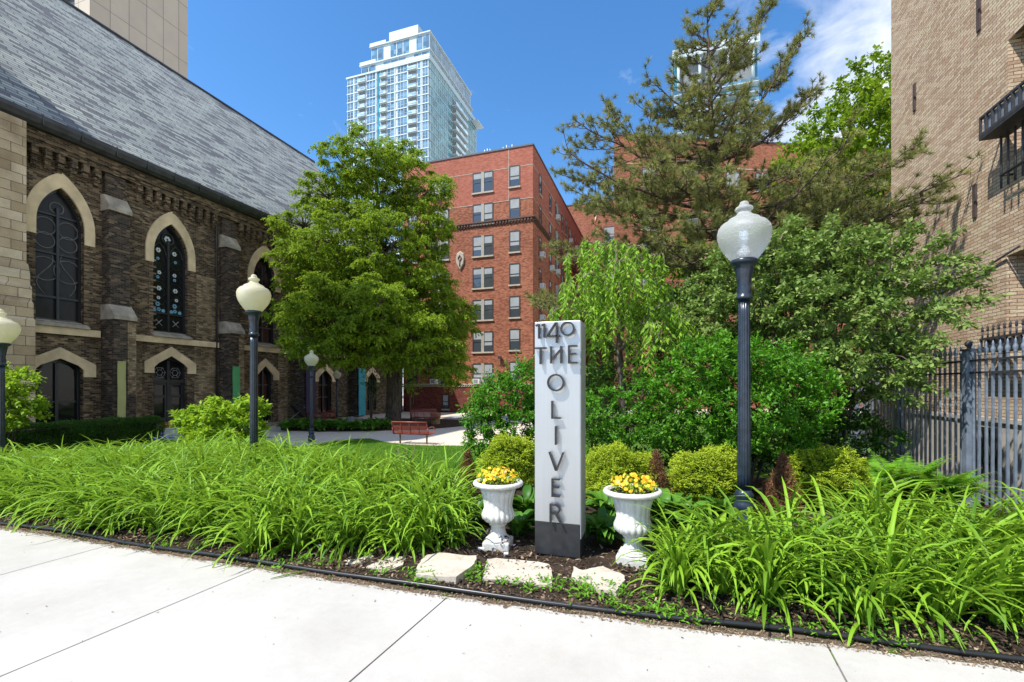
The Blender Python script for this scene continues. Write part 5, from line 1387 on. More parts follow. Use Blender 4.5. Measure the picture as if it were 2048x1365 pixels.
    for cp in cones[::max(1, len(cones)//90)][:95]:
        if c0 is None: c0 = cb_.build('cone', m_plain('brown_cone', (.10,.05,.03), .8, var=.3)); c0.parent = root; q = c0
        else: q = c0.copy(); COL.objects.link(q)
        q.location = cp-base
pine()

# ------------------------------------------------------------------ weeping cherry behind the sign
def weeping():
    g = random.Random(5); base = at(1246, 905, 8.3); base.z = -.15
    root = thing('weeping_tree', 'small weeping tree with trailing narrow leaves right behind the sign', 'tree', base)
    b = MB(); top = at(1240, 560, 8.2)
    tr = [base, at(1247, 800, 8.3), at(1238, 700, 8.25), at(1243, 620, 8.2), top, at(1232, 500, 8.2)]; b.tube(tr, [.085,.07,.06,.05,.035,.02], 10)
    b.tube([at(1247, 800, 8.3), at(1285, 740, 8.1), at(1305, 690, 7.9), at(1330, 650, 7.9)], [.04,.03,.022,.012], 7)
    b.build('trunk', M['bark'], root); B = MB(); P, D = [], []
    k = 0
    arms = [(1150,505,-.3),(1130,560,.3),(1175,480,.5),(1205,478,-.6),(1222,470,.2),(1262,478,.6),(1275,485,-.5),(1295,560,.5),(1330,600,-.3),(1345,560,.2),(1125,610,-.4),(1180,540,-.9),(1240,520,-1.0),(1300,640,-.8),(1370,640,-.2),(1165,590,.8),(1215,560,.9),(1270,590,1.0),(1310,500,.1),(1145,640,.1)]
    for (tx, ty, dz) in arms:
        a = at(1240+g.uniform(-6, 6), min(700, ty+g.uniform(30, 110)), 8.2); apex = at(tx, ty, 8.2+dz); m1 = a.lerp(apex, .55)+Vector((0, 0, .20)); out = (apex-a).normalized()
        tipp = apex+Vector((out.x, out.y, 0))*.22+Vector((0, 0, -.16)); cur = []
        for q in range(9): t = q/8; cur.append(a*(1-t)**3+m1*3*t*(1-t)**2+(apex+Vector((0, 0, .08)))*3*t*t*(1-t)+tipp*t**3)
        B.tube(cur, [.016-.0012*q for q in range(9)], 5)
        for w_ in range(9):
            t = g.uniform(.35, 1); i_ = min(7, int(t*8)); o_ = cur[i_].lerp(cur[i_+1], t*8-i_); Lh = g.uniform(.35, 1.25)*(1.15 if ty < 560 else .75)
            dx = Vector((g.gauss(0, .12), g.gauss(0, .12), 0)); pts = [o_, o_+dx*.6+Vector((0, 0, .03)), o_+dx+Vector((0, 0, -.1))]; e = o_+dx*1.35+Vector((0, 0, -Lh))
            for q in range(1, 8): v_ = pts[2].lerp(e, q/7); v_.x += .025*math.sin(q*1.3+k); pts.append(v_)
            B.tube(pts, [.0045-.0003*q for q in range(len(pts))], 4); k += 1
            for j_ in range(1, len(pts)-1):
                sg2 = pts[j_+1]-pts[j_]; m = max(2, int(sg2.length/.020))
                for q in range(m): v_ = pts[j_]+sg2*(q/m); P.append(tuple(v_)); an = g.uniform(0, 6.28); D.append((math.cos(an)*.7, math.sin(an)*.7, -.8+g.uniform(-.2, .4)))
    P, D = np.array(P), np.array(D); F_ = Foli(); Lf = rng.uniform(.08, .15, len(P)); F_.leaves(P, D, rdir(len(P))+np.array([0, 0, .3]), Lf, Lf*.33, rng.random(len(P)), fold=.3)
    B.build('branches', M['twig'], root); F_.build('crown', LF['weep'], root); print('weep', len(P))
weeping()

# ------------------------------------------------------------------ shrubs on the right
def G(x, d): p = at(x, 773, d); return (p.x, p.y, zg(p.x, p.y))
shrub('viburnum_shrub', 'huge viburnum shrub with dusty oval leaves arching in front of the tan wall', 'shrub',
      [ell(1480,520,8.6,70,45,.8),ell(1560,530,8.4,75,60,1.0),ell(1650,520,8.2,75,60,1.0),ell(1740,550,8,75,65,1.0),ell(1600,620,8,90,60,1.2),ell(1700,640,7.8,90,70,1.1),ell(1770,560,7.6,55,55,.7),ell(1640,720,7.6,90,60,1.1),ell(1740,730,7.4,80,60,.9),ell(1420,590,8.8,50,50,.8),ell(1400,660,8.6,50,50,.8),ell(1500,610,8.6,70,60,.9),ell(1770,680,7.4,45,45,.5),ell(1700,490,8.2,50,30,.6)],
      .26, .24, 11, 7, .085, .052, LF['viburnum'], G(1640, 8.6), 14, .22, seed=51, shell=.55, flat=.7, droop=.2, stem_r=.028, frac=.7)
# long arching sprays in front of the wall
def sprays():
    g = random.Random(9); root = [o for o in COL.objects if o.name == 'viburnum_shrub'][0]; B = MB(); P, D = [], []
    for (x0, y0, x1, y1, d1) in ((1800,600,1985,540,6.6),(1800,560,1905,470,7.2),(1820,640,1975,600,6.5),(1780,520,1840,455,7.6),(1760,700,1880,735,6.6),(1800,700,1895,690,6.5),(1700,800,1830,800,6.8),(1820,590,1960,570,6.7),(1830,620,1930,650,6.4),(1560,480,1600,440,8.4),(1640,490,1670,440,8.3),(1740,500,1770,465,8.0),(1740,760,1860,775,6.6),(1830,540,1940,520,6.9),(1790,650,1900,625,6.7)):
        a, e = at(x0, y0, 7.6), at(x1, y1, d1); m = a.lerp(e, .5)+Vector((0, 0, .12)); pts = [a.lerp(m, t/4) for t in range(4)]+[m.lerp(e, t/5) for t in range(6)]; B.tube(pts, [.011-.0009*i for i in range(len(pts))], 5)
        for i in range(1, len(pts)-1):
            for kk in range(5):
                q = pts[i].lerp(pts[i+1], kk/5); ax = (e-a).normalized(); s_ = Vector((g.gauss(0, 1), g.gauss(0, 1), g.gauss(0, .7))).normalized(); tl = g.uniform(.06, .24); qq = q+(ax*.6+s_*.8)*tl; B.tube([q, qq], [.004, .003], 3); P.append(tuple(qq)); D.append(tuple(ax*.6+s_*.6))
    P, D = np.array(P), np.array(D); F_ = Foli(); sprigs(F_, P, D, .16, 6, .095, .058, .9, .2, .8); F_.build('spray_leaves', LF['viburnum'], root); B.build('spray_twigs', M['twig'], root)
sprays()
shrub('euonymus_shrub', 'dense bright glossy green shrub filling the middle behind the nearest lamp', 'shrub',
      [ell(1400,740,6.9,70,55,.7),ell(1480,730,6.8,70,50,.7),ell(1560,750,6.7,70,60,.7),ell(1400,820,6.8,80,60,.7),ell(1500,820,6.6,90,60,.8),ell(1600,820,6.5,70,50,.6),ell(1340,790,7.1,45,60,.5),ell(1620,760,6.6,45,45,.5),ell(1330,860,7,60,40,.5),ell(1290,800,7.3,45,50,.4),ell(1250,860,7.2,50,35,.4),ell(1200,830,7.4,40,50,.4),ell(1450,880,6.7,90,30,.5),ell(1560,885,6.6,70,30,.4),ell(1440,700,7.0,40,35,.5)],
      .20, .19, 11, 7, .068, .034, LF['privet'], G(1480, 7.0), 10, .17, seed=61, shell=.6, up=.6, flat=.9, droop=.05, stem_r=.018)
shrub('understorey_shrub', 'shaded dark green shrub under the pine, between the weeping tree and viburnum', 'shrub',
      [ell(1340,640,9.6,60,70,.8),ell(1400,720,9.6,80,80,.9),ell(1330,760,9.5,70,70,.8),ell(1520,700,10,90,80,.9),ell(1640,800,9.6,80,60,.8),ell(1560,860,9.0,120,50,.8),ell(1260,800,9.6,60,80,.7),ell(1200,830,9.4,50,60,.7),ell(1200,740,9.6,40,70,.7),ell(1700,860,8.6,60,40,.5),ell(1280,700,9.8,40,60,.6),ell(1130,860,9,60,40,.5),ell(1190,790,9.6,50,60,.5),ell(1260,820,9.7,60,50,.5),ell(1340,820,9.7,60,50,.5),ell(1300,760,9.8,50,50,.5),ell(1230,890,8.6,70,35,.5),ell(1340,900,8.2,80,35,.5),ell(1480,910,7.6,90,30,.5),ell(1620,900,7.6,80,35,.5),ell(1730,880,7.6,60,50,.5)],
      .34, .32, 11, 7, .095, .05, LF['dark'], G(1420, 9.8), 12, .24, seed=71, shell=.5, stem_r=.022)
shrub('tall_background_shrub', 'dark evergreen thicket below the pine boughs beside the wall end', 'shrub',
      [ell(1620,560,12.5,80,60,.9),ell(1500,560,12.8,80,60,.9),ell(1700,640,12,60,80,.8),ell(1400,600,13,60,60,.8),ell(1560,700,12.5,120,80,.9),ell(1330,620,13,50,60,.8),ell(1680,740,11.8,50,80,.6)],
      .5, .45, 11, 7, .13, .07, LF['dark'], G(1560, 12.6), 10, .3, seed=75, shell=.5, stem_r=.03)
shrub('privet_shrub', 'rounded deep green shrub immediately left of the sign', 'shrub',
      [ell(1000,800,7.4,55,50,.6),ell(1045,770,7.4,40,45,.5),ell(975,850,7.2,48,42,.5),ell(1040,850,7.2,50,40,.5),ell(1090,800,7.6,40,60,.5),ell(955,820,7.3,25,30,.3),ell(960,885,7.0,30,25,.3)],
      .19, .18, 12, 7, .066, .034, LF['privet'], G(1020, 7.5), 8, .17, seed=81, shell=.6, up=.5, flat=.9, stem_r=.015, frac=.8)
def upright_shoots():
    root = [o for o in COL.objects if o.name == 'privet_shrub'][0]; g = random.Random(3); P, D = [], []; B = MB()
    for (x0, y0, x1, y1) in ((1035,740,1032,700),(1000,760,990,735),(1055,735,1068,712),(970,800,942,790),(960,840,925,838),(955,870,928,880),(1015,745,1012,722),(985,770,968,752)):
        a, e = at(x0, y0, 7.2), at(x1, y1, 7.15); B.tube([a, e], [.005, .003], 4)
        for k in range(10): q = a.lerp(e, k/9); P.append(tuple(q)); D.append(((e-a).normalized()*.8+Vector((g.gauss(0,1), g.gauss(0,1), g.gauss(0,.6)))*.5)[:])
    F_ = Foli(); sprigs(F_, np.array(P), np.array(D), .07, 4, .06, .03); F_.build('shoot_leaves', LF['privet'], root); B.build('twigs', M['twig'], root)
upright_shoots()
# lime-green shrubs in the courtyard
shrub('lime_shrub', 'lime-green leafy shrub behind the left lamp post', 'shrub',
      [ell(440,830,11,60,32,.6),ell(400,850,11,42,32,.5),ell(480,850,11,50,35,.5),ell(440,875,10.8,70,30,.6),ell(500,820,11.2,30,25,.4),ell(372,835,11,18,14,.3)], .24, .22, 11, 7, .115, .06, LF['lime'], G(445, 11.2), 8, .22, seed=91, shell=.5, up=.6, flat=.8, stem_r=.014)
shrub('lime_shrub', 'yellow-green shrub at the left picture edge beside the church pier', 'shrub',
      [ell(20,770,12.5,40,42,.6),ell(45,810,12.5,35,38,.5),ell(-30,800,12.5,50,60,.7),ell(10,830,12.3,50,30,.6)], .26, .25, 12, 7, .10, .065, LF['lime'], G(10, 12.6), 7, .24, seed=95, shell=.5, stem_r=.016)
# sapling in the courtyard bed
def sapling(lbl, x, d, tips, mat, lw, base_y=.72):
    b0 = G(x, d); root = thing('sapling', lbl, 'tree', b0, 'young trees in the courtyard'); B = MB(); P = []; D = []
    for (tx, ty, dd) in tips:
        e = at(tx, ty, d+dd); a = Vector(b0); m = a.lerp(e, .5)+Vector(((a.x-e.x)*.25, 0, .3)); B.tube([a, m, e], [.03, .02, .008], 6)
        for k in range(26): q = m.lerp(e, random.uniform(.3, 1.0)); P.append((q.x+random.gauss(0, .22), q.y+random.gauss(0, .22), q.z+random.gauss(0, .12))); D.append((random.gauss(0, 1), random.gauss(0, 1), random.gauss(0, .3)))
    B.build('trunk', M['bark'], root); F_ = Foli(); sprigs(F_, np.array(P), np.array(D), .2, 6, lw, lw*.6, .9, .1, 1.2); F_.build('crown', mat, root)
sapling('thin dark-stemmed young tree in the mulch by the last church arch', 742, 25.5, ((730,745,0),(745,735,.4),(765,755,-.3),(755,775,.2),(738,760,.3)), LF['dark'], .09)
sapling('small yellow-green leaved branchlet plant beside the big trunk', 822, 27, ((812,745,0),(838,750,.3),(825,765,-.3)), LF['lime'], .12)

# ------------------------------------------------------------------ clipped golden yews
def yew(x, y, rx, ry, d, label, mat='yew', seed=1, name='golden_yew'):
    g = np.random.default_rng(seed); c = at(x, y, d); k = d/F; R3 = np.array([rx*k, rx*k*.9, ry*k]); base = (c.x, c.y, zg(c.x, c.y)); root = thing(name, label, 'shrub', base, 'low golden evergreen mounds' if mat == 'yew' else None)
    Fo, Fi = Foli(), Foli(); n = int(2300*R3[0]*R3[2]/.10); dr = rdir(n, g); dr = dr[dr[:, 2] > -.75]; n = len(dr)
    lump = np.array([mn.noise(Vector(v*1.7+seed*7)) for v in dr])*.38+np.array([mn.noise(Vector(v*5+seed)) for v in dr])*.20+.05
    rad = (1+lump)*(.74+.28*g.random(n)**.6); P = np.array(c)+dr*rad[:, None]*R3
    D = nrm(dr*np.array([1, 1, .7])+g.normal(0, .45, (n, 3))+np.array([0, 0, .15])); cv = np.clip((lump+.2)/.4, 0, 1)
    for j in range(9):
        t = j/9; p = P-D*.085*(1-t); s_ = nrm(np.cross(D, np.array([0, 0, 1.])+g.normal(0, .25, (n, 3))))*((-1)**j)
        Fo.leaves(p, D*.75+s_*.9+g.normal(0, .12, (n, 3)), np.array([0, 0, 1.])+g.normal(0, .4, (n, 3)), g.uniform(.020, .036, n), .010, np.clip(.55*cv+.45*g.random(n)+.12*(t-.5), 0, 1))
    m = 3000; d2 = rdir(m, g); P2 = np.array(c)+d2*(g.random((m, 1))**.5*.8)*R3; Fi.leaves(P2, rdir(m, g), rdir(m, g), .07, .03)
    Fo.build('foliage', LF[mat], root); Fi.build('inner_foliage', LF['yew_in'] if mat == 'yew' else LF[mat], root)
    b = MB(); b.tube([base, (c.x, c.y, c.z)], [.04, .015], 6)
    for q in range(6): e = Vector(c)+Vector((math.cos(q)*R3[0]*.6, math.sin(q)*R3[1]*.6, R3[2]*.3)); b.tube([base, e], [.02, .008], 5)
    b.build('stems', M['bark'], root)
yew(1240,950,72,62,5.9,'golden-green clipped mound just right of the sign, behind the urn',seed=2)
yew(1022,925,56,55,6.0,'golden-green clipped mound peeking out left of the sign',seed=3)
yew(1412,965,68,66,5.7,'golden-green clipped mound directly left of the nearest lamp post',seed=4)
yew(1655,955,75,58,6.1,'golden-green clipped mound right of the nearest lamp, before the fence',seed=5)
def spire(x, y, h, w, d, label, seed=1):
    c = at(x, y, d); k = d/F; base = (c.x, c.y, zg(c.x, c.y)); root = thing('dying_conifer', label, 'shrub', base, 'small brown conifers'); g = np.random.default_rng(seed); n = 1500; z0 = zg(c.x, c.y)+.05; H = c.z-z0
    t = g.random(n)**.8; an = g.uniform(0, 6.28, n); rr = w*k*(1-t)**.8*(.35+.65*g.random(n)); P = np.stack([c.x+rr*np.cos(an), c.y+rr*np.sin(an), z0+t*H], 1); D = nrm(np.stack([np.cos(an)*.6, np.sin(an)*.6, np.ones(n)*.9], 1)+g.normal(0, .3, (n, 3))); F_ = Foli()
    for j in range(5): F_.leaves(P-D*.02*j, D+g.normal(0, .5, (n, 3)), rdir(n, g), g.uniform(.02, .045, n), .007)
    F_.build('foliage', LF['brown'], root); b = MB(); b.tube([base, (c.x, c.y, z0+H*.9)], [.015, .004], 5); b.build('stems', M['bark'], root)
spire(1312,902,100,46,5.6,'reddish-brown dying conifer right of the right urn',1)
spire(1566,908,100,48,5.5,'reddish-brown dying conifer right of the nearest lamp post',2)
spire(1535,960,60,34,5.2,'short rust-coloured conifer at the foot of the nearest lamp',3)
spire(936,900,70,34,6.4,'dull brown conifer tuft above the left urn',4)

# ------------------------------------------------------------------ fern
def fern(x, y, d, label, seed=1, R_=.62, n=22):
    c = at(x, y, d); base = Vector((c.x, c.y, zg(c.x, c.y))); root = thing('fern', label, 'fern', base, 'ferns by the fence'); g = random.Random(seed); F_ = Foli(); B = MB(); P, D, N, L = [], [], [], []
    for i in range(n):
        an = i*2.4+g.uniform(-.2, .2); l = R_*g.uniform(.75, 1.15); el = R(g.uniform(58, 86)); pts = []; q = base.copy(); e = el
        for s_ in range(16): pts.append(q.copy()); q = q+Vector((math.cos(an)*math.cos(e), math.sin(an)*math.cos(e), math.sin(e)))*l/15; e -= R(4.0)
        B.tube(pts, [.004-.0002*j for j in range(16)], 4)
        side = Vector((-math.sin(an), math.cos(an), 0))
        for j in range(2, 16):
            ax = (pts[j]-pts[j-1]).normalized(); w = math.sin(min(1, j/15*1.05)*math.pi*.93+.12)*.15*l/.6
            for sg_ in (-1, 1):
                for hh in (0, .5): P.append(tuple(pts[j-1].lerp(pts[j], hh))); D.append(tuple(side*sg_+ax*.45-Vector((0, 0, .15)))); N.append(tuple(ax.cross(side))); L.append(max(.012, w))
    L = np.array(L); F_.leaves(np.array(P), np.array(D), np.array(N)+rng.normal(0, .12, (len(P), 3)), L, L*.20+.006, rng.random(len(P)), fold=.1, wide=.3); F_.build('fronds', LF['fern'], root); B.build('stalks', M['twig'], root)
fern(1790,965,6.3,'largest bright fern, in front of the iron fence',1,.95,46)
fern(1868,975,6.1,'fern tucked beside the thick fence post',2,.8,32)
fern(1722,975,6.0,'fern spreading between golden mound and the largest fern',3,.75,32)

# ------------------------------------------------------------------ strap-leaved daylilies
def blades(bx_, by_, bz, an, L, w, bend, r, tilt0, seg=7, fold=.3):
    """vectorised arching strap leaves; arrays of equal length n"""
    n = len(bx_); th = tilt0.copy(); x = np.zeros(n); z = np.zeros(n); rows = []
    ca, sa = np.cos(an), np.sin(an); side = np.stack([-sa, ca, np.zeros(n)], 1); tw = rng.normal(0, .35, n)
    for j in range(seg+1):
        t = j/seg; wd = w*np.minimum(1, .55+1.6*t)*np.sqrt(np.maximum(0, 1-t**2.6)); wd = np.maximum(wd, .0004)
        c = np.stack([bx_+ca*x, by_+sa*x, bz+z], 1); nx = np.stack([-ca*np.sin(th), -sa*np.sin(th), np.cos(th)], 1); s2 = side*np.cos(tw*t)[:, None]+nx*np.sin(tw*t)[:, None]
        rows.append(np.stack([c-s2*wd[:, None]/2+nx*(wd*fold)[:, None], c, c+s2*wd[:, None]/2+nx*(wd*fold)[:, None]], 1))
        x = x+np.cos(th)*L/seg; z = z+np.sin(th)*L/seg; th = th-bend/seg*(.5+1.0*t)*1.15
    V = np.stack(rows, 1).reshape(-1, 3); m = (seg+1)*3; Q = []
    for j in range(seg):
        for s_ in (0, 1): a = j*3+s_; Q.append([a, a+1, a+4, a+3])
    Q = np.array(Q); F4 = (np.arange(n)[:, None, None]*m+Q[None]).reshape(-1, 4)
    return V, F4, np.repeat(r, m)
def lily_bed(name, label, centres, nb, Lr, wr, at_, seed=1, mat='lily', bendr=(1.2, 2.6), lean=None, scale=None):
    g = np.random.default_rng(seed); C = np.array(centres); n = len(C)*nb; c = np.repeat(C, nb, 0); sc = np.repeat(np.ones(len(C)) if scale is None else np.array(scale), nb)
    an = g.uniform(0, 2*np.pi, n)
    if lean is not None: an = np.where(g.random(n) < .35, lean+g.normal(0, .6, n), an)
    L = g.uniform(*Lr, n)*sc; w = g.uniform(*wr, n); bend = g.uniform(*bendr, n); tilt = R(1)*np.where(g.random(n) < .3, g.uniform(32, 70, n), g.uniform(64, 93, n)); L = L*np.where(tilt < R(60), .72, 1); rad = g.random(n)*.055
    r = np.clip(g.random(n)**.8*.7+.3*np.repeat(g.random(len(C)), nb), 0, 1)
    V, Q, rr = blades(c[:, 0]+np.cos(an)*rad, c[:, 1]+np.sin(an)*rad, c[:, 2]-.01, an, L, w, bend, r, tilt)
    return npmesh(name, V, Q, LF[mat], None, rr, at_)
def scatter(region, sp, seed):
    """jittered grid of points kept by region(x,y)"""
    g = random.Random(seed); out = []; x0, x1, y0, y1 = -16, 9, 2.9, 9; y = y0
    while y < y1:
        x = x0
        while x < x1:
            px_, py_ = x+g.uniform(-.4, .4)*sp, y+g.uniform(-.4, .4)*sp
            if region(px_, py_): out.append((px_, py_, zg(px_, py_)))
            x += sp
        y += sp
    return out
LPOS = [(lr.location.x, lr.location.y), (lc.location.x, lc.location.y), (l3.location.x, l3.location.y)]
far_ok = lambda x, y: all((x-a)**2+(y-b_)**2 > .16**2 for a, b_ in LPOS)
def photo_x(x, y): lat = CS*x+SN*y; d = CS*y-SN*x; return 1024+F*lat/d
def reg_left(x, y):
    px_ = photo_x(x, y)
    front = edge_y(x)+.22+(.16 if x > -4.2 else 0)+(.20 if x > -2.7 else 0)+.12*math.sin(x*2.3)
    if px_ > 925: return False
    if px_ > 610 and y < 3.95: 
        if px_ > 700 or y < 3.6: pass
    back = 7.8 if px_ < 560 else 7.4-.006*(px_-560)
    return front < y < back and x > -14 and far_ok(x, y)
def reg_right(x, y):
    px_ = photo_x(x, y); fr = edge_y(x)+.30+.08*math.sin(x*3.1)
    if px_ < 1345: return False
    back = 4.35 if px_ < 1500 else (4.7 if px_ < 1700 else 5.6)
    if x > 4.25: return False
    return fr < y < back and far_ok(x, y)
cl = scatter(reg_left, .24, 4); print('left clumps', len(cl)); gg = random.Random(6)
o = lily_bed('daylily_bed', None, cl, 30, (.50, .96), (.018, .034), (-6, 5, 0), 12, lean=-1.2, scale=[gg.uniform(.72, 1.2) for _ in cl]); tag(o, 'dense bed of bright arching strap leaves filling the left half behind the sidewalk', 'daylilies', None, 'stuff')
cr = scatter(reg_right, .215, 8); print('right clumps', len(cr))
o = lily_bed('daylily_bed', None, cr, 32, (.46, .92), (.018, .034), (1.5, 4, 0), 15, lean=-1.6, scale=[gg.uniform(.7, 1.18) for _ in cr]); tag(o, 'dense bed of bright arching strap leaves right of the right urn', 'daylilies', None, 'stuff')
# single clumps that stand apart at the front
for i, (x, y, s_, lb) in enumerate(((500,1108,.95,'daylily clump leaning over the edging, left of the stones'),(812,1100,.9,'daylily clump with leaves drooping onto the pointed stone slab'),(1345,1175,.95,'daylily clump sprawling in front of the dark seedlings right of the right urn'),(700,1095,1.0,'tall daylily clump standing behind the thin stone sliver'),(600,1100,.9,'daylily clump beside the pale plant tag'),(905,1085,.85,'daylily clump close against the left urn foot'),(220,1062,.8,'daylily clump at the front of the bed near the far left sidewalk joint'))):
    p = gnd(x, y, 0); o = lily_bed('daylily_clump', None, [(p.x, p.y, 0)], 46, (.40*s_, .76*s_), (.018, .034), (p.x, p.y, 0), 30+i, lean=-1.4); tag(o, lb, 'daylily', 'daylily clumps at the bed front')

# ------------------------------------------------------------------ hostas (broad ribbed leaves)
def hosta(x, y, z, s_, seed, nl=34, parent=None, w=.075, mat='hosta', name='hosta'):
    g = np.random.default_rng(seed); n = nl; an = g.uniform(0, 6.28, n); L = g.uniform(.15, .27, n)*s_; ww = g.uniform(.8, 1.15, n)*w*s_; bend = g.uniform(.7, 1.6, n); tilt = R(1)*g.uniform(35, 80, n)
    rad = g.random(n)*.05; st = g.uniform(.02, .14, n)*s_
    r = g.random(n); bx0 = x+np.cos(an)*(rad+st*.4); by0 = y+np.sin(an)*(rad+st*.4)
    rows = []; th = tilt.copy(); X = np.zeros(n); Z = st.copy(); ca, sa = np.cos(an), np.sin(an); side = np.stack([-sa, ca, np.zeros(n)], 1); seg = 7
    prof = [.12, .55, .9, 1, .92, .7, .38, .02]
    for j in range(seg+1):
        wd = ww*prof[j]; c = np.stack([bx0+ca*X, by0+sa*X, z+Z], 1); nx = np.stack([-ca*np.sin(th), -sa*np.sin(th), np.cos(th)], 1)
        rows.append(np.stack([c-side*wd[:, None]/2+nx*(wd*.22)[:, None], c, c+side*wd[:, None]/2+nx*(wd*.22)[:, None]], 1)); X = X+np.cos(th)*L/seg; Z = Z+np.sin(th)*L/seg; th = th-bend/seg*1.2
    V = np.stack(rows, 1).reshape(-1, 3); m = (seg+1)*3; Q = np.array([[j*3+s2, j*3+s2+1, j*3+s2+4, j*3+s2+3] for j in range(seg) for s2 in (0, 1)]); F4 = (np.arange(n)[:, None, None]*m+Q[None]).reshape(-1, 4)
    return npmesh(name, V, F4, LF[mat], parent, np.repeat(r, m), None if parent else (x, y, z))
HS = [(1035,1075,1.0,'broad-leaved hosta between the left urn and the sign'),(1050,1040,1.15,'taller hosta behind, against the left edge of the sign'),(1205,1090,1.05,'hosta hugging the right side of the black sign base'),(1215,1040,1.1,'hosta between the sign and the right urn, further back'),(1330,1050,1.15,'hosta right behind the right urn'),(1395,1020,1.2,'hosta left of the nearest lamp base'),(1370,1060,1.1,'hosta in front of the daylilies beside the right urn'),(1440,1040,1.0,'hosta clump at the foot of the nearest lamp post'),(950,1050,1.0,'hosta half hidden behind the left urn'),(900,1020,1.0,'hosta at the right end of the left daylily bed'),(1290,1015,1.0,'hosta between right urn and golden mound'),(1120,1020,1.1,'hosta hidden behind the sign, leaf tips showing')]
for i, (x, y, s_, lb) in enumerate(HS):
    p = gnd(x, y, 0); o = hosta(p.x, p.y, 0, s_*1.12, 60+i, 60); tag(o, lb, 'hosta', 'hostas around the sign')
rr_ = random.Random(8)
HR = []
for i in range(34):
    p = gnd(572+6.1*i+rr_.uniform(-3, 3), 857+rr_.uniform(-2, 6), -.72); HR.append(hosta(p.x, p.y, -.72, 2.0, 90+i, 30, w=.09))
def join_np(obs, name, mat):
    V, Q, r, n = [], [], [], 0
    for o in obs:
        me = o.data; v = np.empty(len(me.vertices)*3, dtype=np.float32); me.vertices.foreach_get('co', v); v = v.reshape(-1, 3)+np.array(o.location, dtype=np.float32); q = np.empty(len(me.loops), dtype=np.int32); me.loops.foreach_get('vertex_index', q)
        a = np.empty(len(me.vertices), dtype=np.float32); me.attributes['rnd'].data.foreach_get('value', a); V.append(v); Q.append(q.reshape(-1, 4)+n); r.append(a); n += len(v); bpy.data.objects.remove(o)
    V = np.concatenate(V); return npmesh(name, V, np.concatenate(Q), mat, None, np.concatenate(r), tuple(V.mean(0)))
tag(join_np(HR, 'hosta_row', LF['hosta']), 'low mass of hostas edging the shaded courtyard bed', 'hostas', None, 'stuff')
# dark seedlings
def seedling(x, y, lb, sd):
    p = gnd(x, y, 0); g = np.random.default_rng(sd); n = 60; F_ = Foli(); P = np.array([p.x, p.y, 0])+g.normal(0, 1, (n, 3))*np.array([.05, .04, 0])+np.stack([np.zeros(n), np.zeros(n), g.uniform(.02, .14, n)], 1)
    F_.leaves(P, rdir(n, g)*np.array([1, 1, .4]), np.array([0, 0, 1.])+g.normal(0, .4, (n, 3)), g.uniform(.025, .045, n), .02); root = thing('dark_seedling', lb, 'plant', (p.x, p.y, 0), 'dark-leaved bedding plants'); F_.build('leaves', LF['purple'], root)
    b = MB()
    for k in range(8): b.tube([(p.x, p.y, 0), tuple(P[k])], .002, 4)
    b.build('stems', M['bark'], root)
LF['purple'] = m_leaf('black_purple_leaf', (.012,.012,.02), (.04,.035,.055), (.04,.03,.05), .15, .4, .5)
seedling(975,1085,'nearly black leafed seedling before the left urn',1); seedling(1010,1102,'small dark seedling right of the left urn foot',2); seedling(1312,1140,'dark-leaved seedling beside the right urn plinth',3); seedling(1325,1165,'dark-leaved seedling nearest the sidewalk, right of the right urn',4)
# weeds and tiny ground plants among the stones (countless)
def weeds(name, pts, label, L=(.02, .05), n=26, spread=.05, seed=7, mat='fern'):
    g = np.random.default_rng(seed); C = np.repeat(np.array(pts), n, 0); N_ = len(C); P = C+g.normal(0, 1, (N_, 3))*np.array([spread, spread, 0])+np.stack([np.zeros(N_)]*2+[g.uniform(.005, .035, N_)], 1)
    F_ = Foli(); D = rdir(N_, g)*np.array([1, 1, .3])+np.array([0, 0, .45]); Lf = g.uniform(*L, N_); F_.leaves(P, D, np.array([0, 0, 1.])+g.normal(0, .4, (N_, 3)), Lf, Lf*.4); return tag(F_.build(name, LF[mat], at_=tuple(pts[0])), label, None, None, 'stuff')
W_pts = [tuple(gnd(x+rr_.uniform(-8, 8), y+rr_.uniform(-3, 3), .02)) for x, y in ((738,1112),(955,1140),(945,1152),(1005,1165),(960,1160),(1100,1168),(1130,1172),(1120,1180),(1175,1165),(1170,1180),(1180,1188),(850,1158),(868,1160),(835,1165),(1060,1180),(1210,1205),(1240,1215),(1265,1222),(1290,1222),(1310,1228),(1330,1235),(1350,1232),(1150,1195),(820,1150),(660,1125),(600,1128),(760,1150),(1045,1172),(1250,1190),(1400,1245),(1500,1235),(1560,1255),(1620,1262),(1680,1262),(1740,1280),(1800,1290),(120,1052),(330,1095),(560,1135),(1290,1200),(1220,1180))]
weeds('small_weeds', W_pts, 'small green weeds sprouting between stones and edging', n=34, spread=.045)
W2 = [tuple(gnd(x, y, .02)) for x, y in [(rr_.uniform(1180, 2040), 0) for _ in range(0)]]
W2 = []
for _ in range(50):
    x = rr_.uniform(-7, 3.2); W2.append((x, edge_y(x)+.05+rr_.random()**2*.35, .02))
weeds('small_weeds', W2, 'tiny sparse weeds along the inside of the edging', L=(.012, .035), n=12, spread=.03, seed=9)
# loose broken-off blade on the sidewalk
p = gnd(541, 1158, .006); q = gnd(598, 1147, .006); an = math.atan2(q.y-p.y, q.x-p.x); V, Q, r_ = blades(np.array([p.x, p.x+.01]), np.array([p.y, p.y+.012]), np.array([.006, .008]), np.array([an, an+.05]), np.array([.27, .3]), np.array([.016, .014]), np.array([0., 0.]), np.array([.1, .4]), np.array([.02, .03]))
tag(npmesh('fallen_leaf', V, Q, LF['lily'], None, r_, tuple(p)), 'long green leaf lying flat on the sidewalk', 'leaf')

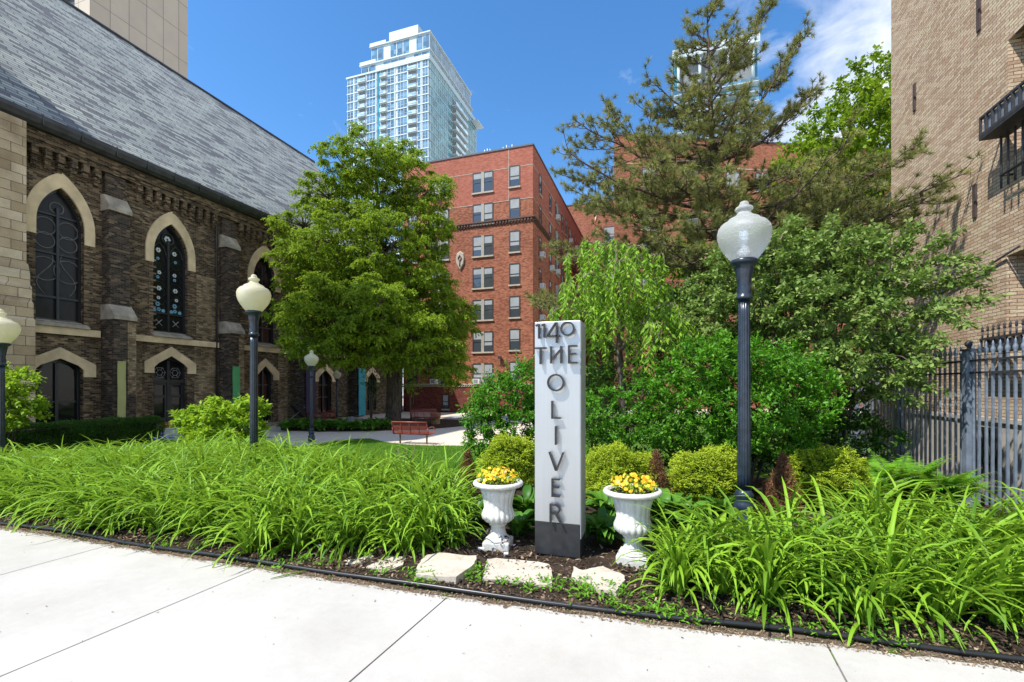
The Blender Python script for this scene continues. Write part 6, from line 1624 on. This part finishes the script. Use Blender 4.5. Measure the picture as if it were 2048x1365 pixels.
# ------------------------------------------------------------------ pansies in the urns
LF['petal'] = m_leaf('yellow_petal', (.62,.30,.012), (.80,.52,.05), (.85,.55,.05), .35, .6, .2, (.75,.68,.5))
def pansies(u, label, seed):
    g = np.random.default_rng(seed); lx, ly, lz = u.location; root = thing('pansies', label, 'flowers', (lx, ly, .63), 'pansies in the urns'); n = 95; F_ = Foli(); ce = MB()
    an = g.uniform(0, 6.28, n); rr = .19*np.sqrt(g.random(n)); hh = .655+.06*(1-(rr/.2)**2)+g.uniform(-.015, .065, n); C = np.stack([lx+rr*np.cos(an), ly+rr*np.sin(an), hh], 1)
    fn = nrm(np.stack([np.cos(an)*.5, np.sin(an)*.5-.6, np.ones(n)*.7], 1)+g.normal(0, .4, (n, 3))); t1 = nrm(np.cross(fn, rdir(n, g))); t2 = np.cross(fn, t1); cv = g.random(n)
    for j in range(5):
        a = j/5*6.283; d = t1*math.cos(a)+t2*math.sin(a)+fn*.18; F_.leaves(C-d*.004, d, fn+g.normal(0, .15, (n, 3)), g.uniform(.015, .027, n), .025, np.clip(cv*.9+g.random(n)*.15, 0, 1), fold=-.15, wide=.62)
    F_.build('petals', LF['petal'], root)
    m = 420; an = g.uniform(0, 6.28, m); rr = .20*np.sqrt(g.random(m)); P = np.stack([lx+rr*np.cos(an), ly+rr*np.sin(an), .63+g.uniform(0, .075, m)], 1); G_ = Foli(); G_.leaves(P, rdir(m, g)*np.array([1, 1, .5])+np.array([0, 0, .3]), rdir(m, g)+np.array([0, 0, 1]), g.uniform(.02, .04, m), .016); G_.build('leaves', LF['lime'], root)
pansies(ur, 'yellow pansies with some pale ones in the left urn', 3); pansies(ur2, 'orange-yellow pansies filling the right urn', 4)
# flowers in and around the door pot
def posy(c, sp, n, cols, lb, name='flowers'):
    g = np.random.default_rng(5); root = thing(name, lb, 'flowers', tuple(c)); 
    P = np.array(c)+g.normal(0, 1, (n, 3))*np.array([sp, sp*.8, .05])+np.array([0, 0, .1]); F_ = Foli(); F_.leaves(P, rdir(n, g), np.array([0, -.5, 1.])+g.normal(0, .3, (n, 3)), .09, .08, g.random(n)); F_.build('petals', cols, root)
    G_ = Foli(); P2 = np.array(c)+g.normal(0, 1, (n*2, 3))*np.array([sp*1.1, sp, .05]); G_.leaves(P2, rdir(2*n, g), rdir(2*n, g)+np.array([0, 0, 1]), .12, .06); G_.build('leaves', LF['lime'], root)
LF['mixed'] = m_leaf('mixed_petal', (.6,.2,.05), (.7,.5,.2), (.6,.3,.1), .2, .6, .2, (.3,.05,.3)); LF['violet'] = m_leaf('violet_petal', (.10,.07,.35), (.22,.18,.55), (.2,.15,.5), .2, .6, .2)
posy((fp.location.x, fp.location.y, -.18), .16, 60, LF['mixed'], 'orange and yellow flowers in the door pot')
c = at(345, 862, 18.4); posy((c.x, c.y, -.62), .38, 130, LF['violet'], 'violet flowers on the ground in front of the door pot')

# ------------------------------------------------------------------ hedge
def hedge():
    c0, c1 = at(-60, 850, 13.6), at(305, 850, 18.9); c0.z = c1.z = -.75; root = thing('clipped_hedge', 'low dark green clipped hedge in front of the church wall', 'hedge', tuple(c0.lerp(c1, .5)))
    ax = (c1-c0); Lh = ax.length; ax.normalize(); sd = Vector((ax.y, -ax.x, 0)); g = np.random.default_rng(8); n = 11000; u = g.random(n)*Lh; fc = g.random(n); v = np.where(fc < .5, .62*np.ones(n), g.uniform(-.62, .62, n)); z = np.where(fc < .5, g.uniform(0, 1.02, n), 1.02)
    v = np.where((fc > .93), -v, v); ed = np.clip(1-(Lh-u)/.35, 0, 1); z = z*(1-.25*ed**2); l_ = np.array([mn.noise(Vector((a*1.3, b_*2, c_*2))) for a, b_, c_ in zip(u, v, z)])*.16
    P = np.array(c0)+np.array(ax)*u[:, None]+np.array(sd)*(v+np.sign(v)*l_)[:, None]+np.array([0, 0, 1.])*(z+l_*.8)[:, None]; D = nrm(np.array(sd)*np.sign(v)[:, None]*.5+np.array([0, 0, .7])+g.normal(0, .5, (n, 3))); F_ = Foli(); sprigs(F_, P, D, .10, 4, .055, .028, clump_r=np.clip(l_*4+.5, 0, 1)); F_.build('foliage', LF['dark'], root)
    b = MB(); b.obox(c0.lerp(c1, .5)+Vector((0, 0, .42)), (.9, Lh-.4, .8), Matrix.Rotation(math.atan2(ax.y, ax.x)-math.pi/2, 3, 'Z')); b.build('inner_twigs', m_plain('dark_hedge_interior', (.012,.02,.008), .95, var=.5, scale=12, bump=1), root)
hedge()
# ------------------------------------------------------------------ lawn grass blades
def lawn():
    g = np.random.default_rng(31); n = 120000; x = g.uniform(-24, 5, n); y = g.uniform(7.2, 17, n); PX_ = 1024+F*(CS*x+SN*y)/(CS*y-SN*x); keep = (PX_ > -30) & (PX_ < 1500)
    dpt = CS*y-SN*x; yy = HZ+F*(EYE-zgn(x, y))/dpt; 
    near_y = np.interp(PX_, [a for a, b_ in near], [b_ for a, b_ in near]); keep &= yy > near_y+1.0
    keep |= (yy > 873) & (yy < 890) & (PX_ < 330)
    x, y = x[keep], y[keep]; m = len(x); z = zgn(x, y); P = np.stack([x, y, z-.01], 1); D = rdir(m, g)*np.array([1, 1, 0])*.5+np.array([0, 0, 1]); F_ = Foli(); F_.leaves(P, D, rdir(m, g), g.uniform(.05, .10, m), .012, wide=.2); print('grass', m)
    tag(F_.build('lawn_grass', LF['grass'], at_=(-10, 12, 0)), 'short mown grass between the daylilies and the path', 'grass', None, 'stuff')
lawn()
# thin low plant standing in the lawn behind the lilies, with a brown seed head
p = at(813, 895, 8.8); b = MB(); r0 = thing('rose_bush', 'small sparse rose bush at the back of the left bed', 'shrub', (p.x, p.y, zg(p.x, p.y))); F_ = Foli(); g = np.random.default_rng(2); n = 160; P = np.array([p.x, p.y, .05])+g.normal(0, 1, (n, 3))*np.array([.16, .12, .17]); F_.leaves(P, rdir(n, g), rdir(n, g)+np.array([0, 0, 1]), .045, .03); F_.build('foliage', LF['dark'], r0)
for k in range(5): b.tube([(p.x, p.y, -.3), (p.x+.12*math.cos(k), p.y+.1*math.sin(k), .1), (p.x+.2*math.cos(k), p.y+.15*math.sin(k), .35+.1*(k == 0))], [.008, .006, .004], 5)
b.build('stems', M['twig'], r0)
